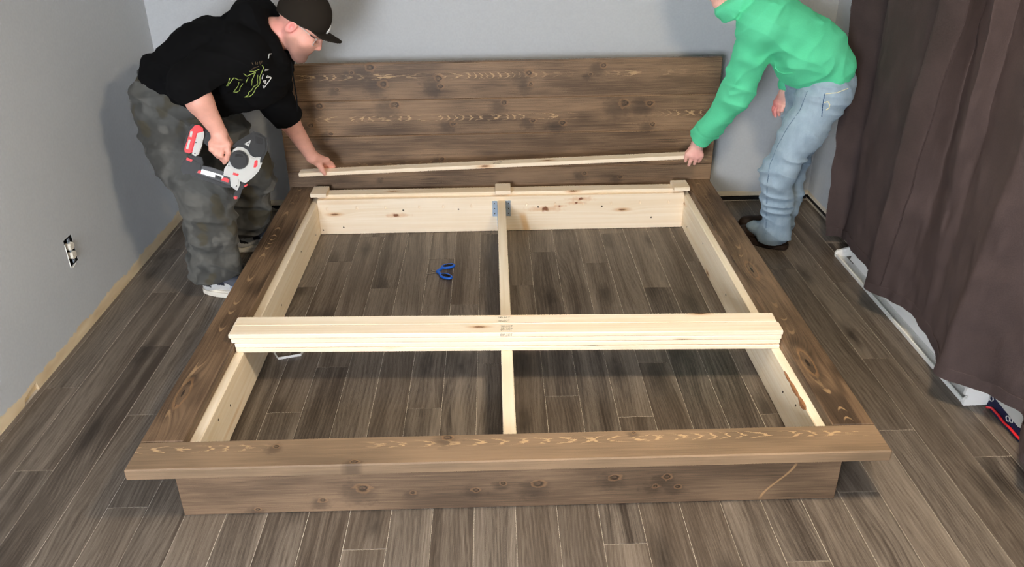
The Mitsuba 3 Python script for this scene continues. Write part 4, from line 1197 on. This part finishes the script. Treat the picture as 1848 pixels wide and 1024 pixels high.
def curtain(bot, top, hem, label, zt=2.16, seam=None, seed=1):
    """cloth that hangs in folds: its plan outline runs from one at the hem to one higher up"""
    k = thing('curtain', label, 'curtain', 'dark brown curtains on the right wall')
    bot, top = np.array(bot, float), np.array(top, float)
    n = len(bot); t = np.arange(n)*1.0
    s = np.linspace(0, n-1, 26*(n-1)+1)
    fb, ft, fhm = PchipInterpolator(t, bot), PchipInterpolator(t, top), PchipInterpolator(t, hem)
    B, Tp, Hm = fb(s), ft(s), fhm(s)
    W = np.r_[0, np.cumsum(np.linalg.norm(np.diff(B, axis=0), axis=1))]
    rows = 110
    V, UV = [], []
    for i in range(rows+1):
        q = i/rows
        z = Hm+(zt-Hm)*q
        e = ((z-.05)/1.2)[:, None]
        e = np.where(e > 1, 1+(e-1)*.35, e)
        p = B+(Tp-B)*e
        N = np.column_stack([p[:, 0], p[:, 1], z])
        w = .018*(meshkit.fbm(np.column_stack([W*9, z*3.2, np.full(len(s), seed*3.0)]), 3, seed)-.5)+.010*(meshkit.fbm(np.column_stack([W*14, z*13, np.full(len(s), seed*3.0)]), 2, seed+4)-.5)
        p0 = np.clip(p[:, 0]+w*1.6, XR-.26, XR-.006)
        V.append(np.column_stack([p0, p[:, 1]+w*.6, z])); UV.append(np.column_stack([W, z]))
    m = len(s)
    V, UV = np.vstack(V), np.vstack(UV)
    i, j = np.meshgrid(np.arange(rows), np.arange(m-1), indexing='ij')
    a = (i*m+j).ravel()
    F = np.vstack([np.stack([a, a+1, a+m+1], 1), np.stack([a, a+m+1, a+m], 1)])
    mesh = trimesh.Trimesh(V, F, process=False)
    add(k+'__cloth', mikit.ply(mesh, 'm_curtain', smooth=True, uv=UV))
    # the turned-up hem: a proud band of double cloth, its upper edge stitched
    hv, hu = [], []
    for dz, out in ((-.001, 0), (-.001, .003), (.044, .003), (.047, .0)):
        for q, w_ in zip(range(m), W):
            r0 = V[q]; r1 = V[m+q]
            f = dz/max(r1[2]-r0[2], 1e-6)
            hv.append(r0+(r1-r0)*f); hu.append((w_, .05+dz))
    hv = np.array(hv).reshape(4, m, 3)
    tg = np.gradient(hv, axis=1); nr = np.stack([-tg[..., 1], tg[..., 0], 0*tg[..., 0]], -1)
    nr /= np.linalg.norm(nr, axis=-1, keepdims=True)+1e-9
    nr *= -np.sign((nr[..., :1].mean()) or 1)
    for q, out in enumerate((0, .003, .003, 0)):
        hv[q] += nr[q]*out
    hv = hv.reshape(-1, 3)
    i, j = np.meshgrid(np.arange(3), np.arange(m-1), indexing='ij'); a = (i*m+j).ravel()
    hf = np.vstack([np.stack([a, a+1, a+m+1], 1), np.stack([a, a+m+1, a+m], 1)])
    add(k+'__hem', mikit.ply(trimesh.Trimesh(hv, hf, process=False), 'm_curtain', smooth=True, uv=np.array(hu)))
    if seam is not None:
        col = V.reshape(rows+1, m, 3)[:, int(seam*26)]
        nrm = np.array([-.8, -.6, 0])
        add(k+'__seam', mikit.ply(tube(col[::2]+nrm*.001, .0028, 6), 'm_curtain', smooth=True, uv=None), label='stitched edge')
    return k, mesh


B1 = [(1.600, 1.806), (1.688, 1.785), (1.640, 1.665), (1.598, 1.545), (1.590, 1.40), (1.597, 1.275), (1.618, 1.235)]
T1 = [(1.600, 1.962), (1.684, 1.75), (1.640, 1.66), (1.600, 1.575), (1.590, 1.38), (1.598, 1.205), (1.618, 1.155)]
curtain(B1, T1, [.052, .050, .09, .13, .13, .13, .13], 'dark brown curtain beside the person in green, reaching nearly to the floor', seed=2)
B2 = [(1.572, 1.215), (1.540, 1.17), (1.490, 1.112), (1.520, 1.055), (1.600, .928), (1.592, .80), (1.575, .68), (1.535, .555), (1.488, .470), (1.545, .405), (1.600, .348), (1.630, .29), (1.660, .237), (1.58, .10), (1.52, -.02), (1.60, -.20), (1.52, -.38), (1.60, -.55)]
T2 = [(1.570, 1.10), (1.540, 1.05), (1.488, .965), (1.505, .83), (1.600, .90), (1.515, .71), (1.590, .70), (1.555, .52), (1.488, .33), (1.545, .29), (1.600, .25), (1.630, .20), (1.60, .12), (1.55, .02), (1.52, -.08), (1.60, -.22), (1.52, -.38), (1.60, -.55)]
H2_ = [.13]*len(B2)
curtain(B2, T2, H2_, 'wide dark brown curtain with a stitched edge hanging over the white heater', seam=3, seed=5)
cr = thing('curtain_rod', 'black curtain rod high on the right wall above the curtains', 'curtain rod')
add(cr+'__rod', mikit.ply(cyl((1.60, -.8, 2.19), (1.60, 2.15, 2.19), .012, 16), 'm_dark', smooth=40))
for y in (-.7, .7, 2.05):
    add(cr+'__bracket', mikit.ply(box(1.605, XR-.0005, y-.012, y+.012, 2.172, 2.186, .002), 'm_dark'))

# ------------------------------------------------------------------ baseboard heater under the curtains
bh = thing('baseboard_heater', 'long white baseboard heater on the floor under the curtains', 'heater')
Y0, Y1 = .449, 1.678


def along(profile, y0, y1):
    m = prism(profile, y1-y0)
    # profile (x, z) -> world, extruded along y
    m.apply_transform(frame([0, y1, 0], [1, 0, 0], [0, 0, 1], [0, -1, 0]))
    return m


add(bh+'__base_lip', mikit.ply(along([(1.6120, 0.001), (1.660, .001), (1.660, .006), (1.620, .006), (1.6145, .020), (1.6095, .019)], Y0+.012, Y1-.012), 'm_white'))
add(bh+'__back_plate', mikit.ply(along([(1.660, .001), (1.715, .001), (1.715, .112), (1.709, .112), (1.709, .007), (1.660, .007)], Y0+.012, Y1-.10), 'm_white'))
add(bh+'__front_cover', mikit.ply(along([(1.6420, .030), (1.6460, .029), (1.652, .036), (1.664, .084), (1.709, .106), (1.709, .1105), (1.661, .089)], Y0+.012, Y1-.10), 'm_white'))
add(bh+'__element', mikit.ply(tube([(1.682, Y0+.03, .06), (1.682, Y1-.03, .06)], .012, 12), 'm_steel', smooth=40))
END = [(1.6100, .001), (1.660, .001), (1.7150, .004), (1.715, .113), (1.690, .108), (1.655, .096), (1.607, .075), (1.6050, .045), (1.6170, .046), (1.6185, .034), (1.6120, .032), (1.6080, .018)]
FAR_END = [(1.6100, .001), (1.660, .001), (1.715, .004), (1.715, .060), (1.690, .055), (1.640, .040), (1.6170, .034), (1.6120, .030), (1.6080, .018)]
add(bh+'__end_cap', mikit.ply(along(END, Y0, Y0+.012), 'm_white'))
add(bh+'__end_cap', mikit.ply(along(FAR_END, Y1-.012, Y1), 'm_white'))

# ------------------------------------------------------------------ bag behind the curtain hem
bg = thing('tote_bag', 'navy bag with red piping and a white panel at the curtain hem beside the heater', 'bag')
pts = np.array([[1.686, -.10, .004], [1.716, -.10, .004], [1.686, .44, .004], [1.716, .44, .004], [1.694, -.08, .20], [1.716, -.08, .20], [1.694, .40, .20], [1.716, .40, .20]])
bm = trimesh.convex.convex_hull(pts)
add(bg+'__body', mikit.ply(bm, 'm_navy'))
add(bg+'__piping', mikit.ply(tube([(1.683, .43, .006), (1.680, .40, .024), (1.680, .36, .025), (1.682, .33, .018), (1.682, .29, .022), (1.682, .25, .020), (1.683, .20, .022), (1.683, .0, .02)], .0045, 8), 'm_red', smooth=True), label='red piping')
wp = trimesh.convex.convex_hull(np.array([[1.684, .415, .062], [1.684, .26, .050], [1.684, .24, .058], [1.684, .24, .12], [1.685, .40, .12], [1.690, .415, .062], [1.690, .26, .050], [1.692, .24, .12], [1.692, .40, .12]]))
add(bg+'__panel', mikit.ply(wp, 'm_white_plastic'), label='white panel')
for y, z, r in ((.425, .048, .011), (.318, .040, .010), (.300, .046, .008)):
    t = np.linspace(0, 2*math.pi, 15)
    add(bg+'__print', mikit.ply(tube(np.column_stack([np.full(15, 1.6855), y+r*np.cos(t), z+r*.9*np.sin(t)]), .0018, 6), 'm_white_plastic'))

# ------------------------------------------------------------------ bare outlet in the left wall
po = thing('power_outlet', 'bare ivory power outlet without cover plate in the left wall', 'outlet')
ob = man(box(XL-.0595, XL-.001, OC[1]-.0335, OC[1]+.0335, OC[2]-.0575, OC[2]+.0575))-man(box(XL-.055, XL+.01, OC[1]-.030, OC[1]+.030, OC[2]-.054, OC[2]+.054))
add(po+'__box', mikit.ply(tri(ob), 'm_dark'), label='dark recessed box')
add(po+'__strap', mikit.ply(box(XL-.001, XL+.0012, OC[1]-.008, OC[1]+.012, OC[2]-.052, OC[2]+.052, .0005), 'm_galv'), label='metal mounting strap')
for sg in (-1, 1):
    t = np.linspace(0, 2*math.pi, 28, endpoint=False)
    o2 = np.column_stack([np.clip(.0185*np.cos(t), -.0165, .0165), np.clip(.0165*np.sin(t)*1.08, -.0145, .0145)])
    fm = prism(o2, .022, .0015)
    cuts = man(fm)
    for dy in (-.0062, .0062):
        cuts = cuts-man(box(dy-.0012, dy+.0012, -.001, .007, .012, .03))
    cuts = cuts-m3.Manifold.cylinder(.02, .0024, .0024, 12).translate((0, -.0078, .012))
    fm = tri(cuts)
    fm.apply_transform(frame([XL-.012, OC[1]+.002, OC[2]+sg*.0195], [0, 1, 0], [0, 0, 1], [1, 0, 0]))
    add(po+'__socket', mikit.ply(fm, 'm_offwhite'), label='ivory socket face')
for sg in (-1, 1):
    add(po+'__screw', mikit.ply(cyl((XL+.001, OC[1]+.002, OC[2]+sg*.046), (XL+.003, OC[1]+.002, OC[2]+sg*.046), .0035, 12), 'm_steel'))
add(po+'__bare_edge', mikit.ply(tube([(XL+.0005, OC[1]-.034, OC[2]+.04), (XL+.0005, OC[1]-.035, OC[2]-.058), (XL+.0005, OC[1]-.02, OC[2]-.066), (XL+.0005, OC[1]+.01, OC[2]-.060)], .0022, 6), 'm_white'))

# ------------------------------------------------------------------ small things on the floor
sc = thing('scissors', 'scissors with blue handles lying open on the floor inside the bed', 'scissors')
pv = np.array([-.309, 1.587])
for i, (tip, hc, hd) in enumerate((((-.366, 1.566), (-.263, 1.640), (.92, .40)), ((-.350, 1.612), (-.268, 1.534), (.80, -.60)))):
    tip, hc, hd = np.array(tip), np.array(hc), np.array(hd)/np.linalg.norm(hd)
    d = (tip-pv)/np.linalg.norm(tip-pv); nn = np.array([-d[1], d[0]])
    bl = [tip, pv+nn*.0055, pv-d*.012+nn*.005, pv-d*.012-nn*.005, pv-nn*.0055]
    m = prism([tuple(q) for q in bl], .0018); m.apply_translation([0, 0, .004+.002*i])
    add(sc+'__blade', mikit.ply(m, 'm_steel'))
    hp = np.array([-hd[1], hd[0]])
    tt = np.linspace(0, 2*math.pi, 25)
    ring_ = [(*(hc+hd*.030*math.cos(a)+hp*.0165*math.sin(a)), .0095) for a in tt]
    st_ = pv+hd*-.004
    add(sc+'__handle', mikit.ply(cat_mesh([tube(ring_, .0062, 10), tube([(*st_, .0075+.002*i), (*(hc-hd*.028), .0088)], [.0075, .0068], 10)]), 'm_blue', smooth=50))
    add(sc+'__grip_lining', mikit.ply(tube([(*(hc+hd*.0255*math.cos(a)+hp*.0115*math.sin(a)), .0098) for a in tt], .0050, 8), 'm_dark', smooth=True), label='black soft lining of a finger ring')
add(sc+'__pivot', mikit.ply(cyl((*pv, .003), (*pv, .0105), .005, 14), 'm_steel'))
bp = thing('plastic_band', 'thin white bent band standing on the floor under the stacked slats', 'band')
out = [(-.922, .905), (-.896, .860), (-.812, .884), (-.806, .925), (-.835, .965), (-.905, .950)]
from shapely.geometry import Polygon as _Pg
ring2 = _Pg(out).buffer(.0012, join_style=2).difference(_Pg(out).buffer(-.0012, join_style=2))
bmesh = trimesh.creation.extrude_polygon(ring2, .010, engine='earcut'); bmesh.apply_translation([0, 0, .0004])
add(bp+'__rim', mikit.ply(bmesh, 'm_white'))
fl = thing('paper_scrap', 'torn strip of white wall paper hanging under the back wall left of the bed', 'paper')
add(fl+'__sheet', mikit.ply(trimesh.convex.convex_hull(np.array([[-1.335, 2.408, .034], [-1.30, 2.400, .030], [-1.235, 2.395, .012], [-1.225, 2.40, .005], [-1.232, 2.407, .004], [-1.30, 2.410, .020]])), 'm_white'))
